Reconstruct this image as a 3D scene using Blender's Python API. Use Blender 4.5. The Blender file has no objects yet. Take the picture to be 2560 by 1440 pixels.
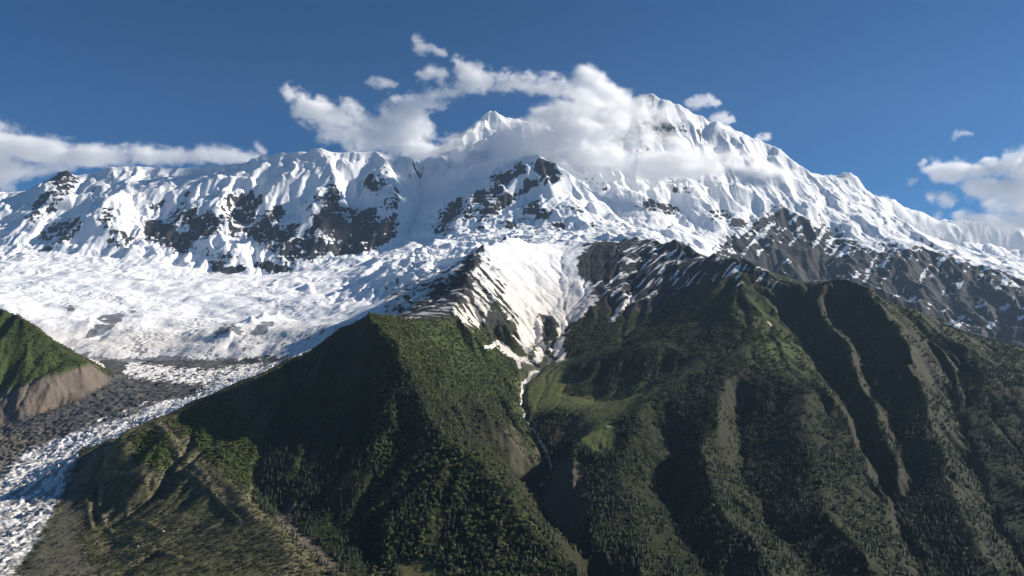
import bpy, math, time
import numpy as np
T0 = time.time()
F32 = np.float32

# ------------------------------------------------------------------ camera
FPX = 1730.0                       # focal length in pixels of the 2560 px wide photograph
PITCH = math.atan(140.0 / FPX)     # true horizon at row 860
scene = bpy.context.scene
cam_d = bpy.data.cameras.new('camera')
cam_d.sensor_width = 36.0
cam_d.lens = 36.0 * FPX / 2560.0
cam_d.clip_start = 1.0
cam_d.clip_end = 120000.0
cam = bpy.data.objects.new('camera', cam_d)
scene.collection.objects.link(cam)
cam.location = (0, 0, 0)
cam.rotation_euler = (math.pi / 2 + PITCH, 0, 0)
scene.camera = cam

# ------------------------------------------------------------------ sky, sun, exposure
SUN_EL = math.radians(28.5)
SUN_AZ = math.radians(79.0)        # to the right of the view direction (+Y), clockwise
world = bpy.data.worlds.new('World')
scene.world = world
world.use_nodes = True
wn = world.node_tree.nodes
wl = world.node_tree.links
wn.clear()
sky = wn.new('ShaderNodeTexSky')
sky.sky_type = 'NISHITA'
sky.sun_disc = False
sky.sun_elevation = SUN_EL
sky.sun_rotation = SUN_AZ
sky.altitude = 3800.0
sky.air_density = 1.0
sky.dust_density = 0.1
sky.ozone_density = 3.5
bg = wn.new('ShaderNodeBackground')
bg.inputs['Strength'].default_value = 0.05
wo = wn.new('ShaderNodeOutputWorld')
hs = wn.new('ShaderNodeHueSaturation')
hs.inputs['Saturation'].default_value = 1.32
wl.new(sky.outputs[0], hs.inputs['Color'])
wl.new(hs.outputs[0], bg.inputs['Color'])
wl.new(bg.outputs[0], wo.inputs['Surface'])

sun_d = bpy.data.lights.new('sun', 'SUN')
sun_d.energy = 5.0
sun_d.angle = math.radians(0.5)
sun_d.color = (1.0, 0.92, 0.81)
sun = bpy.data.objects.new('sun', sun_d)
scene.collection.objects.link(sun)
sd = (math.sin(SUN_AZ) * math.cos(SUN_EL), math.cos(SUN_AZ) * math.cos(SUN_EL), math.sin(SUN_EL))
from mathutils import Vector
sun.rotation_euler = Vector(sd).to_track_quat('Z', 'Y').to_euler()
sun.location = (6000, 2000, 6000)

vs = scene.view_settings
vs.view_transform = 'Standard'
vs.look = 'None'
vs.exposure = 0.6
vs.gamma = 1.0
cy = scene.cycles
cy.use_denoising = True
cy.max_bounces = 48
cy.diffuse_bounces = 5
cy.volume_bounces = 48
cy.transparent_max_bounces = 8
cy.volume_step_rate = 1.0
cy.volume_max_steps = 256

# ------------------------------------------------------------------ numeric helpers
CT, ST = math.cos(PITCH), math.sin(PITCH)

def W(px, py, Y):
    """photo pixel + forward distance -> world point"""
    u = (px - 1280.0) / FPX
    v = (720.0 - py) / FPX
    t = Y / (CT - v * ST)
    return (u * t, Y, t * (ST + v * CT))

def project(x, y, z):
    d = y * CT + z * ST
    return 1280.0 + FPX * x / d, 720.0 - FPX * (-y * ST + z * CT) / d

rng = np.random.default_rng(7)
PERM = rng.integers(0, 2**31 - 1, 4096).astype(np.int64)

def hash2(ix, iy, seed=0):
    h = (ix * 73856093) ^ (iy * 19349663) ^ (seed * 83492791)
    h = (h ^ (h >> 13)) & 4095
    return PERM[(h + ((ix * 31 + iy * 17) & 4095)) & 4095]

GRAD_A = (np.arange(256) / 256.0 * 2 * np.pi)
GX, GY = np.cos(GRAD_A).astype(F32), np.sin(GRAD_A).astype(F32)

def perlin(x, y, seed=0):
    xf, yf = np.floor(x), np.floor(y)
    ix, iy = xf.astype(np.int64), yf.astype(np.int64)
    fx, fy = (x - xf).astype(F32), (y - yf).astype(F32)
    ux = fx * fx * fx * (fx * (fx * 6 - 15) + 10)
    uy = fy * fy * fy * (fy * (fy * 6 - 15) + 10)
    def g(dx, dy):
        h = hash2(ix + dx, iy + dy, seed) & 255
        return GX[h] * (fx - dx) + GY[h] * (fy - dy)
    a, b, c, d = g(0, 0), g(1, 0), g(0, 1), g(1, 1)
    a = a + ux * (b - a)
    c = c + ux * (d - c)
    return (a + uy * (c - a)) * F32(1.5)

def fbm(x, y, octs=4, seed=0, gain=0.5):
    s = np.zeros(x.shape, F32); amp = 1.0; f = 1.0; n = 0
    for o in range(octs):
        s += F32(amp) * perlin(x * f + 17.3 * o, y * f - 9.1 * o, seed + o)
        n += amp; amp *= gain; f *= 2.03
    return s / F32(n)

def ridged(x, y, octs=4, seed=0, gain=0.5):
    s = np.zeros(x.shape, F32); amp = 1.0; f = 1.0; n = 0
    for o in range(octs):
        s += F32(amp) * (1 - np.abs(perlin(x * f + 7.7 * o, y * f + 3.9 * o, seed + o)))
        n += amp; amp *= gain; f *= 2.07
    return s / F32(n)

def sstep(a, b, x):
    t = np.clip((x - a) / (b - a), 0, 1)
    return t * t * (3 - 2 * t)

def blur(a, n=1):
    for _ in range(n):
        p = np.pad(a, 1, mode='edge')
        a = (p[:-2, 1:-1] + p[2:, 1:-1] + p[1:-1, :-2] + p[1:-1, 2:]) * 0.125 + p[1:-1, 1:-1] * 0.5
    return a

def inpoly(px, py, poly):
    """signed-ish inside test: boolean"""
    inside = np.zeros(px.shape, bool)
    n = len(poly)
    for i in range(n):
        x1, y1 = poly[i]; x2, y2 = poly[(i + 1) % n]
        if y1 == y2: continue
        c = ((y1 > py) != (y2 > py)) & (px < (x2 - x1) * (py - y1) / (y2 - y1) + x1)
        inside ^= c
    return inside

def distline(px, py, line, reach=260.0):
    """distance to a polyline (not measured beyond reach)"""
    xs_, ys_ = [p[0] for p in line], [p[1] for p in line]
    out = np.full(px.shape, reach, F32)
    k = np.where((px > min(xs_) - reach) & (px < max(xs_) + reach) & (py > min(ys_) - reach) & (py < max(ys_) + reach))[0]
    if not len(k): return out
    qx, qy = px[k], py[k]
    d = np.full(qx.shape, reach * reach, F32)
    for (x1, y1), (x2, y2) in zip(line[:-1], line[1:]):
        dx, dy = x2 - x1, y2 - y1
        L = dx * dx + dy * dy + 1e-9
        t = np.clip(((qx - x1) * dx + (qy - y1) * dy) / L, 0, 1)
        d = np.minimum(d, (qx - x1 - t * dx) ** 2 + (qy - y1 - t * dy) ** 2)
    out[k] = np.sqrt(d)
    return out

def softpoly(px, py, poly, soft):
    """1 inside, 0 outside, 0.5 at the border, ramp width soft"""
    xs_, ys_ = [p[0] for p in poly], [p[1] for p in poly]
    out = np.zeros(px.shape, F32)
    k = np.where((px > min(xs_) - soft) & (px < max(xs_) + soft) & (py > min(ys_) - soft) & (py < max(ys_) + soft))[0]
    if not len(k): return out
    qx, qy = px[k], py[k]
    d = distline(qx, qy, list(poly) + [poly[0]], soft)
    out[k] = np.clip(0.5 + np.where(inpoly(qx, qy, poly), d, -d) / soft, 0, 1)
    return out

# ------------------------------------------------------------------ control lines of the land (pixel, pixel, metres ahead)
RIDGE, VALLEY = [], []
def R(*p, dz=0.0): RIDGE.append((p, dz))
def V(*p, dz=0.0): VALLEY.append((p, dz))

# skyline of the snow massif on the left and of the summit block
R((-420, 470, 10600), (-100, 490, 10600), (0, 482, 10500), (60, 476, 10400), (130, 452, 10300), (145, 428, 10250), (165, 424, 10250), (185, 440, 10300),
  (240, 430, 10300), (270, 418, 10300), (350, 415, 10350), (430, 420, 10400), (550, 415, 10400), (620, 402, 10400), (700, 380, 10400), (770, 382, 10350),
  (800, 370, 10300), (840, 381, 10300), (950, 378, 10400), (1050, 395, 10500), (1110, 390, 10800), (1165, 325, 11300), (1200, 288, 11500), (1227, 270, 11500),
  (1265, 292, 11500), (1320, 305, 11500), (1400, 288, 11500), (1480, 265, 11400), (1560, 248, 11200), (1612, 236, 11050), (1640, 234, 11000),
  (1700, 262, 11050), (1760, 298, 11100), (1830, 322, 11100), (1905, 345, 11100), (1938, 368, 11150), (1972, 408, 11200), (2012, 430, 11250), (2060, 436, 11300),
  (2098, 440, 11350), (2108, 428, 11350), (2132, 430, 11350), (2162, 468, 11400), (2210, 498, 11400), (2250, 560, 11200), (2292, 603, 10900))
# far ridge on the right
R((2160, 468, 12900), (2240, 490, 13300), (2320, 540, 13300), (2380, 552, 13300), (2470, 552, 13300), (2560, 560, 13300), (2900, 590, 13300))
V((2290, 640, 12200), (2440, 660, 11800), (2560, 672, 11800), (2900, 700, 11800))
# front rock wall of the summit block
R((1690, 425, 10150), (1760, 440, 10050), (1850, 462, 9950), (1885, 492, 9900), (1960, 512, 9800), (2080, 588, 9600), (2200, 603, 9500), (2292, 608, 9450),
  (2330, 626, 9350), (2400, 642, 9200), (2440, 662, 9100), (2500, 668, 9000), (2560, 702, 8900), (2900, 760, 8500))
V((1700, 560, 9300), (1790, 590, 9000), (1850, 645, 8600), (1960, 700, 8700), (2080, 740, 8500), (2250, 850, 8000), (2400, 900, 7700), (2560, 960, 7400), (2900, 1000, 7000))
R((2080, 588, 9600), (2010, 620, 9250), (1960, 655, 8950))
R((2250, 606, 9470), (2230, 660, 9000), (2200, 720, 8700))
R((2400, 642, 9200), (2400, 720, 8700), (2380, 790, 8400))
R((1885, 492, 9900), (1850, 540, 9500), (1800, 560, 9250))
# summit face: shadowed walls between the clouds
R((1612, 236, 11050), (1590, 300, 10700), (1610, 360, 10450), (1690, 425, 10150))
R((1480, 265, 11400), (1500, 340, 10700), (1540, 420, 10100), (1560, 480, 9700))
V((1420, 400, 10500), (1470, 450, 10000), (1560, 540, 9200), (1600, 585, 8600))
V((1620, 450, 10000), (1680, 520, 9500))
# central rock peak and its buttresses
R((1110, 400, 10700), (1220, 400, 10100), (1290, 400, 9700), (1345, 385, 9500), (1395, 410, 9450), (1440, 450, 9350), (1500, 500, 9200), (1560, 555, 8800), (1640, 588, 8300), (1720, 615, 8000))
R((1345, 385, 9500), (1370, 450, 9150), (1388, 488, 8900), (1410, 540, 8550), (1440, 585, 8150))
R((1290, 400, 9700), (1240, 450, 9400), (1190, 500, 9150), (1140, 545, 8950), (1095, 600, 8700))
R((1300, 480, 9150), (1290, 540, 8750), (1270, 580, 8350))
V((1330, 560, 8600), (1340, 590, 8100))
V((1050, 420, 10650), (1050, 500, 10050), (1030, 560, 9500), (1000, 605, 9000), (930, 650, 8500), (820, 690, 7900))
V((1090, 612, 8300), (1180, 603, 7900), (1300, 598, 7500), (1420, 596, 7350), (1560, 600, 7300), (1700, 640, 7300), (1850, 700, 7300), (2000, 800, 7000), (2300, 1000, 6600), (2900, 1150, 6200))
# foot of the left massif and its ribs
V((-420, 630, 9000), (-100, 625, 9000), (50, 612, 8900), (130, 632, 8750), (230, 640, 8650), (400, 642, 8650), (480, 665, 8450), (560, 684, 8350), (700, 686, 8350), (820, 645, 8650), (955, 612, 8900))
R((165, 424, 10250), (120, 500, 9650), (90, 560, 9250), (60, 605, 8980))
R((240, 430, 10300), (190, 520, 9600), (140, 600, 9000))
R((350, 415, 10350), (285, 490, 9550), (262, 500, 9450), (250, 560, 9050), (215, 625, 8750))
R((285, 490, 9550), (292, 560, 9050), (310, 620, 8750))
V((330, 500, 9750), (360, 560, 9250), (370, 600, 9000))
R((470, 440, 10150), (440, 500, 9750), (405, 555, 9350), (380, 610, 8900))
R((620, 402, 10400), (560, 470, 9750), (533, 500, 9450), (545, 560, 9050), (565, 620, 8700), (572, 672, 8420))
V((600, 530, 9650), (625, 600, 9050), (640, 665, 8550))
R((700, 380, 10400), (690, 450, 9900), (670, 520, 9450), (690, 600, 8900))
R((800, 370, 10300), (840, 440, 9850), (828, 500, 9450), (800, 560, 9050), (770, 640, 8600))
R((950, 378, 10400), (975, 440, 9900), (990, 500, 9500), (960, 560, 9150), (930, 600, 8950))
V((900, 480, 9900), (880, 530, 9550))
# ice basin
V((-420, 700, 7600), (0, 690, 7700), (200, 690, 7700), (450, 700, 7800), (650, 715, 7500), (750, 735, 7100), (850, 720, 7200), (930, 700, 7300))
V((-420, 780, 6200), (0, 760, 6000), (150, 770, 6250), (300, 790, 6250), (450, 790, 6350), (560, 800, 6250), (700, 800, 6150), (850, 790, 6000))
R((100, 730, 6800), (180, 770, 6300), (230, 815, 5900), (265, 842, 5650))
V((330, 800, 6050), (220, 860, 5500))
R((700, 780, 6150), (650, 786, 5900), (600, 804, 5700), (575, 828, 5550), (565, 878, 5350))
V((-420, 960, 5100), (120, 880, 5350), (230, 895, 5300), (350, 903, 5250), (480, 905, 5200), (600, 912, 5050), (700, 908, 5000), (820, 870, 5000), (900, 830, 5000))
# glacier tongue
V((300, 950, 4500), (400, 945, 4500), (520, 945, 4400), (640, 935, 4350), (760, 900, 4350))
V((200, 1010, 3900), (300, 1000, 3880), (420, 1000, 3850), (520, 995, 3800))
V((0, 1078, 3600), (120, 1080, 3480), (220, 1075, 3420), (330, 1070, 3380))
V((-300, 1230, 3100), (0, 1170, 3150), (100, 1150, 3200), (200, 1140, 3120))
V((-300, 1330, 2700), (0, 1260, 2780), (90, 1250, 2780), (165, 1225, 2800), dz=35)
V((-300, 1500, 2250), (0, 1370, 2420), (90, 1340, 2430), dz=50)
V((-300, 1700, 1800), (-50, 1560, 1850), (20, 1470, 2080), (60, 1430, 2180), dz=50)
# left hill with its moraine wall
R((-420, 620, 4300), (-150, 690, 4300), (0, 766, 4250), (50, 790, 4230), (100, 830, 4200), (160, 868, 4200), (215, 905, 4200), (255, 935, 4250), (270, 955, 4300))
R((-420, 1060, 3750), (-100, 1020, 3800), (0, 985, 3850), (70, 960, 3900), (140, 935, 4000), (220, 903, 4150))
V((-420, 1150, 3500), (-100, 1100, 3580), (0, 1066, 3660), (100, 1035, 3780), (200, 995, 3950), (262, 965, 4180), (285, 940, 4500), (260, 915, 4800), (220, 897, 5150))
# lateral moraine crest / left skyline of the spur
R((920, 780, 3100), (860, 815, 3180), (780, 860, 3260), (700, 914, 3300), (640, 942, 3230), (560, 985, 3130), (480, 1022, 3020), (400, 1046, 2920), (340, 1068, 2840), (290, 1100, 2760))
V((900, 810, 4300), (820, 850, 4250), (760, 890, 4100))
R((290, 1100, 2760), (330, 1150, 2700), (390, 1240, 2480), (430, 1340, 2200), (470, 1450, 1900), (500, 1700, 1420))
R((255, 1130, 2780), (235, 1190, 2720), (250, 1300, 2400), (300, 1440, 2000), dz=-15)
V((200, 1140, 2980), (170, 1230, 2790), (130, 1310, 2530), (95, 1370, 2340), (60, 1440, 2150), (0, 1560, 1850), dz=40)
R((400, 1046, 2920), (470, 1120, 2730), (560, 1200, 2480), (650, 1290, 2220), (760, 1400, 1930))
V((690, 925, 3260), (690, 1000, 3080), (640, 1100, 2780), (660, 1150, 2640), (640, 1200, 2530), (640, 1245, 2420), (700, 1290, 2300), (770, 1350, 2120), (870, 1440, 1890), (1000, 1640, 1500))
# central spur: crest between the shaded and the sunlit face
R((920, 780, 3100), (985, 850, 2950), (1005, 900, 2870), (1040, 970, 2750), (1062, 1020, 2630), (1105, 1070, 2490), (1150, 1120, 2370), (1190, 1165, 2280), (1250, 1205, 2190), (1310, 1300, 2000), (1390, 1390, 1840), (1450, 1440, 1750), (1580, 1700, 1400))
V((860, 900, 3080), (800, 1000, 2900), (790, 1080, 2700), (800, 1180, 2450), (830, 1280, 2250), (900, 1370, 2030), (960, 1440, 1880), (1050, 1640, 1520), dz=-15)
# the spur climbs back to the snow ridge left of the cirque
R((920, 780, 3100), (985, 800, 3320), (1060, 798, 3650), (1125, 796, 3950), (1150, 745, 4450), (1168, 690, 4900), (1185, 655, 5150), (1205, 622, 5500), (1240, 604, 5800), (1270, 598, 6000), (1320, 606, 6250), (1420, 603, 6500), (1490, 590, 6600))
R((1490, 590, 6600), (1530, 580, 6500), (1600, 596, 6200), (1690, 603, 5800), (1730, 628, 5550), (1775, 642, 5250), (1820, 648, 5000), (1862, 650, 4800), (1895, 668, 4650), (1930, 682, 4550), (1972, 708, 4400), (2020, 716, 4350),
  (2070, 700, 4300), (2110, 694, 4250), (2160, 712, 4200), (2215, 745, 4150), (2240, 752, 4150), (2320, 785, 4150), (2400, 828, 4150), (2470, 850, 4150), (2560, 878, 4150), (2900, 960, 4200))
# outer ridges left of the cirque
R((1095, 600, 7600), (1015, 650, 7050), (945, 722, 6500), (925, 765, 6200))
V((1060, 700, 6200), (990, 760, 5700), (930, 795, 5300))
R((1205, 622, 5500), (1120, 680, 5250), (1060, 730, 5050), (985, 790, 4700))
# cirque floor and stream
V((1410, 612, 6350), (1405, 650, 5850), (1400, 700, 5500), (1400, 740, 5250), (1385, 775, 5030), (1355, 805, 4850), (1345, 840, 4650), (1358, 872, 4480), (1385, 902, 4300), (1340, 932, 4120), (1305, 960, 3970), (1303, 1000, 3740), (1311, 1040, 3500), (1340, 1085, 3330), (1370, 1130, 3160), (1378, 1165, 3060), (1350, 1198, 3000), (1338, 1235, 2920), (1362, 1295, 2740), (1402, 1360, 2530), (1460, 1440, 2280), (1600, 1650, 1800))
V((1330, 640, 5750), (1340, 700, 5400), (1350, 760, 5080))
V((1470, 640, 5900), (1480, 700, 5450), (1450, 760, 5080), (1410, 830, 4720))
V((1240, 860, 4200), (1280, 910, 4080))
R((1375, 795, 4880), (1380, 830, 4680))
# valley side right of the stream: slope, bench, scarp, gorge wall
V((1600, 690, 5350), (1600, 770, 4780), (1560, 880, 4230))
R((1700, 610, 5750), (1690, 700, 5080), (1640, 800, 4560), (1560, 860, 4300))
V((1400, 985, 3780), (1480, 1008, 3620), (1540, 1000, 3620), (1600, 968, 3680), (1650, 945, 3720))
R((1345, 1030, 3560), (1400, 1030, 3460), (1500, 1044, 3300), (1515, 1060, 3200), (1445, 1095, 3060), (1420, 1130, 2960))
R((1420, 1130, 2960), (1440, 1200, 2800), (1468, 1270, 2560), (1455, 1340, 2350), (1480, 1440, 2060))
V((1500, 1100, 3020), (1530, 1120, 2960))
R((1430, 960, 3950), (1500, 900, 4000), (1600, 860, 4050))
R((1862, 650, 4800), (1850, 760, 4250), (1790, 860, 3900), (1700, 940, 3580), (1620, 1020, 3270), (1570, 1090, 3020), (1540, 1180, 2780), (1560, 1300, 2450), (1600, 1440, 2080), (1700, 1700, 1620))
V((1590, 1250, 2480), (1620, 1330, 2270), (1650, 1440, 2040), dz=-45)
R((1862, 650, 4800), (1900, 755, 4280), (1950, 830, 3980), (2000, 880, 3780), (2050, 930, 3580), (2100, 1000, 3320), (2150, 1080, 3060), (2190, 1180, 2790), (2232, 1245, 2640), (2260, 1440, 2150))
R((1900, 830, 3950), (1820, 980, 3360), (1760, 1130, 2850), (1800, 1260, 2500), (1870, 1360, 2240), (1940, 1450, 2030), (2100, 1700, 1620), dz=14)
V((1850, 990, 3430), (1850, 1150, 2880), (1930, 1300, 2440), (2050, 1440, 2100), dz=-45)
V((1700, 1060, 3170), (1680, 1200, 2760), (1720, 1330, 2330), (1780, 1440, 2070), dz=-45)
R((2010, 970, 3400), (2000, 1100, 2980), (2060, 1250, 2550), (2150, 1400, 2180), dz=14)
V((1985, 755, 4280), (2060, 880, 3830), (2110, 970, 3480), (2160, 1090, 3120), (2215, 1200, 2800), (2240, 1260, 2640), (2330, 1440, 2170), (2480, 1700, 1700), dz=-45)
R((1980, 712, 4380), (2060, 800, 4030), (2110, 860, 3800), (2160, 960, 3480), (2195, 1050, 3180), (2240, 1150, 2920), (2262, 1205, 2760), dz=14)
V((2120, 800, 4050), (2190, 950, 3520), (2250, 1090, 3080), (2290, 1220, 2730), dz=-45)
R((2160, 712, 4200), (2270, 850, 3760), (2300, 960, 3420), (2330, 1080, 3080), (2370, 1200, 2760), (2440, 1350, 2380), (2520, 1500, 2050), dz=14)
R((2400, 828, 4150), (2430, 900, 3820), (2470, 1000, 3480), (2540, 1130, 3060), (2640, 1300, 2600), (2800, 1500, 2150), dz=14)
V((2370, 900, 3830), (2400, 1050, 3250), (2450, 1200, 2830), (2520, 1330, 2480), (2620, 1500, 2080), dz=-45)

# ------------------------------------------------------------------ membrane through the control lines (world grid)
CELL = 20.0
GX0, GX1, GY0, GY1 = -11600.0, 11600.0, 900.0, 14600.0
NX, NY = int((GX1 - GX0) / CELL) + 1, int((GY1 - GY0) / CELL) + 1

def raster(lines, jit):
    acc = np.zeros((NY, NX)); cnt = np.zeros((NY, NX))
    for ln, dz in lines:
        P = np.array([W(*p) for p in ln]); P[:, 2] += dz
        for a, b in zip(P[:-1], P[1:]):
            n = max(2, int(np.hypot(*(b - a)[:2]) / 8))
            t = np.linspace(0, 1, n)[:, None]
            q = a + (b - a) * t
            if jit:
                jx = fbm(q[:, 0] / 260, q[:, 1] / 260, 3, 61) ; jz = fbm(q[:, 0] / 150, q[:, 1] / 150, 3, 71)
                s = np.clip(q[:, 1] / 10000, 0.15, 1)
                mid_ = np.exp(-((q[:, 1] - 5600) / 900) ** 2)
                jz = jz + 0.5 * fbm(q[:, 0] / 55, q[:, 1] / 55, 3, 72)
                q[:, 0] += jx * (44 + 30 * s); q[:, 2] += jz * (45 * s * s + 85 * mid_)
            else:
                q[:, 0] += fbm(q[:, 0] / 260, q[:, 1] / 260, 3, 61) * 46
            i = np.round((q[:, 0] - GX0) / CELL).astype(int); j = np.round((q[:, 1] - GY0) / CELL).astype(int)
            k = (i >= 0) & (i < NX) & (j >= 0) & (j < NY)
            np.add.at(acc, (j[k], i[k]), q[k, 2]); np.add.at(cnt, (j[k], i[k]), 1)
    return acc, cnt

ra, rc = raster(RIDGE, True)
va, vc = raster(VALLEY, False)
va = np.where(rc > 0, 0, va); vc = np.where(rc > 0, 0, vc)
acc, cnt = ra + va, rc + vc

def solve(acc, cnt, iters):
    ny, nx = acc.shape
    if min(ny, nx) > 24:
        ph, pw = (ny + 1) // 2 * 2, (nx + 1) // 2 * 2
        A = np.zeros((ph, pw)); C = np.zeros((ph, pw)); A[:ny, :nx] = acc; C[:ny, :nx] = cnt
        A2 = A[0::2, 0::2] + A[1::2, 0::2] + A[0::2, 1::2] + A[1::2, 1::2]
        C2 = C[0::2, 0::2] + C[1::2, 0::2] + C[0::2, 1::2] + C[1::2, 1::2]
        z2 = solve(A2, C2, iters)
        z = np.repeat(np.repeat(z2, 2, 0), 2, 1)[:ny, :nx]
        z = blur(z, 2)
    else:
        z = np.full((ny, nx), acc.sum() / max(cnt.sum(), 1)); iters = 400
    m = cnt > 0
    zc = np.where(m, acc / np.maximum(cnt, 1), 0)
    z = np.where(m, zc, z)
    for _ in range(iters):
        p = np.pad(z, 1, mode='edge')
        z = np.where(m, zc, (p[:-2, 1:-1] + p[2:, 1:-1] + p[1:-1, :-2] + p[1:-1, 2:]) * 0.25)
    return z

Z = solve(acc, cnt, 40)
ridge_near = blur((rc > 0).astype(float), 10) * 6
ridge_near = np.clip(ridge_near, 0, 1).astype(F32)
Zs = blur(Z, 6)
SGY, SGX = np.gradient(Zs, CELL)
print('membrane', round(time.time() - T0, 1))

def samp(A, x, y):
    fx = np.clip((x - GX0) / CELL, 0, NX - 1.001); fy = np.clip((y - GY0) / CELL, 0, NY - 1.001)
    i = fx.astype(int); j = fy.astype(int); a = fx - i; b = fy - j
    return ((A[j, i] * (1 - a) + A[j, i + 1] * a) * (1 - b) + (A[j + 1, i] * (1 - a) + A[j + 1, i + 1] * a) * b)

# ------------------------------------------------------------------ one height function for the whole land
def gullies(x, y, dx, dy, seed):
    """water-cut ribs running along (dx,dy)-perpendicular phase lines; returns height and its gradient"""
    xf, yf = np.floor(x), np.floor(y)
    ix, iy = xf.astype(np.int64), yf.astype(np.int64)
    fx, fy = (x - xf).astype(F32), (y - yf).astype(F32)
    h = np.zeros(x.shape, F32); gx = h.copy(); gy = h.copy(); wt = h.copy()
    for i in (-1, 0, 1, 2):
        for j in (-1, 0, 1, 2):
            hs = hash2(ix + i, iy + j, seed)
            ox = (hs & 255).astype(F32) / 255 * 0.9; oy = ((hs >> 8) & 255).astype(F32) / 255 * 0.9
            px = fx - i + 0.45 - ox; py = fy - j + 0.45 - oy
            w = np.exp(-2.0 * (px * px + py * py))
            m = (px * dx + py * dy) * F32(2 * np.pi)
            h += np.cos(m) * w
            s = -np.sin(m) * w
            gx += s * dx; gy += s * dy; wt += w
    wt = np.maximum(wt, 1e-6)
    return h / wt, gx / wt, gy / wt

def detail(x, y, far):
    sx, sy = samp(SGX, x, y).astype(F32), samp(SGY, x, y).astype(F32)
    sl = np.sqrt(sx * sx + sy * sy) + 1e-4
    steep = np.clip((sl - 0.10) / 0.75, 0, 1.25)
    rn = samp(ridge_near, x, y).astype(F32)
    hold = 1 - (0.3 + 0.3 * far) * rn
    out = np.zeros(x.shape, F32)
    ex, ey = np.zeros(x.shape, F32), np.zeros(x.shape, F32)
    vary = np.clip(0.85 + 1.5 * fbm(x / 800, y / 800, 3, 15), 0.2, 1.7)      # some faces fluted, some smooth
    w1, w2 = fbm(x / 500, y / 500, 3, 16), fbm(x / 500, y / 500, 3, 17)
    # broken buttresses and sub-peaks of the high mountain
    rd = ridged(x / 760 + 0.55 * w1, y / 620 + 0.55 * w2, 6, 18, 0.52) - 0.74
    out += rd * (290 * far + 60 * (1 - far)) * np.clip(steep, 0, 1) * hold
    for n, lam in enumerate((900., 430., 210., 105., 52., 27.)):
        dxn, dyn = sx + 0.55 * ex, sy + 0.55 * ey
        l = np.sqrt(dxn * dxn + dyn * dyn) + 1e-4
        k = np.clip(l / 0.5, 0.25, 1.0)
        px_, py_ = -dyn / l * k, dxn / l * k          # phase runs across the slope
        g, gx, gy = gullies(x / lam + 0.5 * w1 * (n + 1) ** .5, y / lam + 0.5 * w2 * (n + 1) ** .5, px_, py_, 20 + n)
        sharp = 1 - 2 * np.sqrt(np.clip((1 - g) * 0.5, 0, 1))
        g = 0.35 * g + 0.65 * sharp + 0.1
        a = lam * 0.062 * steep * hold * (vary if n > 0 else 1)
        if n == 0: a = a * far * 1.35
        if n == 1: a = a * (1.35 - 0.15 * far)
        if n in (2, 3): a = a * (1.9 - 1.0 * far)
        if n >= 3: a = a * 1.2
        out += a * g
        ex += gx * steep; ey += gy * steep
    return out, sl, steep

def carve(h, cell, iters, drops, steps, k, cap, talus, seed):
    """rain: many drops run downhill together, their tracks deepen into branching gullies, banks slump to the talus angle"""
    r = np.random.default_rng(seed)
    ny, nx = h.shape
    h = h.astype(F32).copy()
    for it in range(iters):
        hb = blur(h, 1)
        gy, gx = np.gradient(hb, cell)
        gx, gy = gx.astype(F32).ravel(), gy.astype(F32).ravel()
        x = r.uniform(1, nx - 2, drops).astype(F32); y = r.uniform(1, ny - 2, drops).astype(F32)
        vx = np.zeros(drops, F32); vy = np.zeros(drops, F32)
        T = np.zeros(ny * nx, F32)
        for s in range(steps):
            c = (y + 0.5).astype(np.int32) * nx + (x + 0.5).astype(np.int32)
            ax, ay = -gx[c], -gy[c]
            vx = 0.35 * vx + ax; vy = 0.35 * vy + ay
            l = np.sqrt(vx * vx + vy * vy) + 1e-5
            T += np.bincount(c, minlength=ny * nx)
            mv = (l > 0.05)
            x = np.clip(x + vx / l * mv, 1, nx - 3); y = np.clip(y + vy / l * mv, 1, ny - 3)
            vx /= np.maximum(l, 0.4); vy /= np.maximum(l, 0.4)
        T = T.reshape(ny, nx) / T.mean()
        T[:4] = 0; T[-4:] = 0; T[:, :4] = 0; T[:, -4:] = 0
        sl = np.sqrt(gx * gx + gy * gy).reshape(ny, nx)
        h = h - np.minimum(k * np.sqrt(T), cap) * np.clip((sl - 0.12) * 2.5, 0, 1)
        for _ in range(4):
            for dy, dx in ((0, 1), (1, 0), (0, -1), (-1, 0)):
                d = h - np.roll(h, (dy, dx), (0, 1)) - talus * cell
                h = h - 0.22 * np.clip(d, 0, None)
    return h

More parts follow.
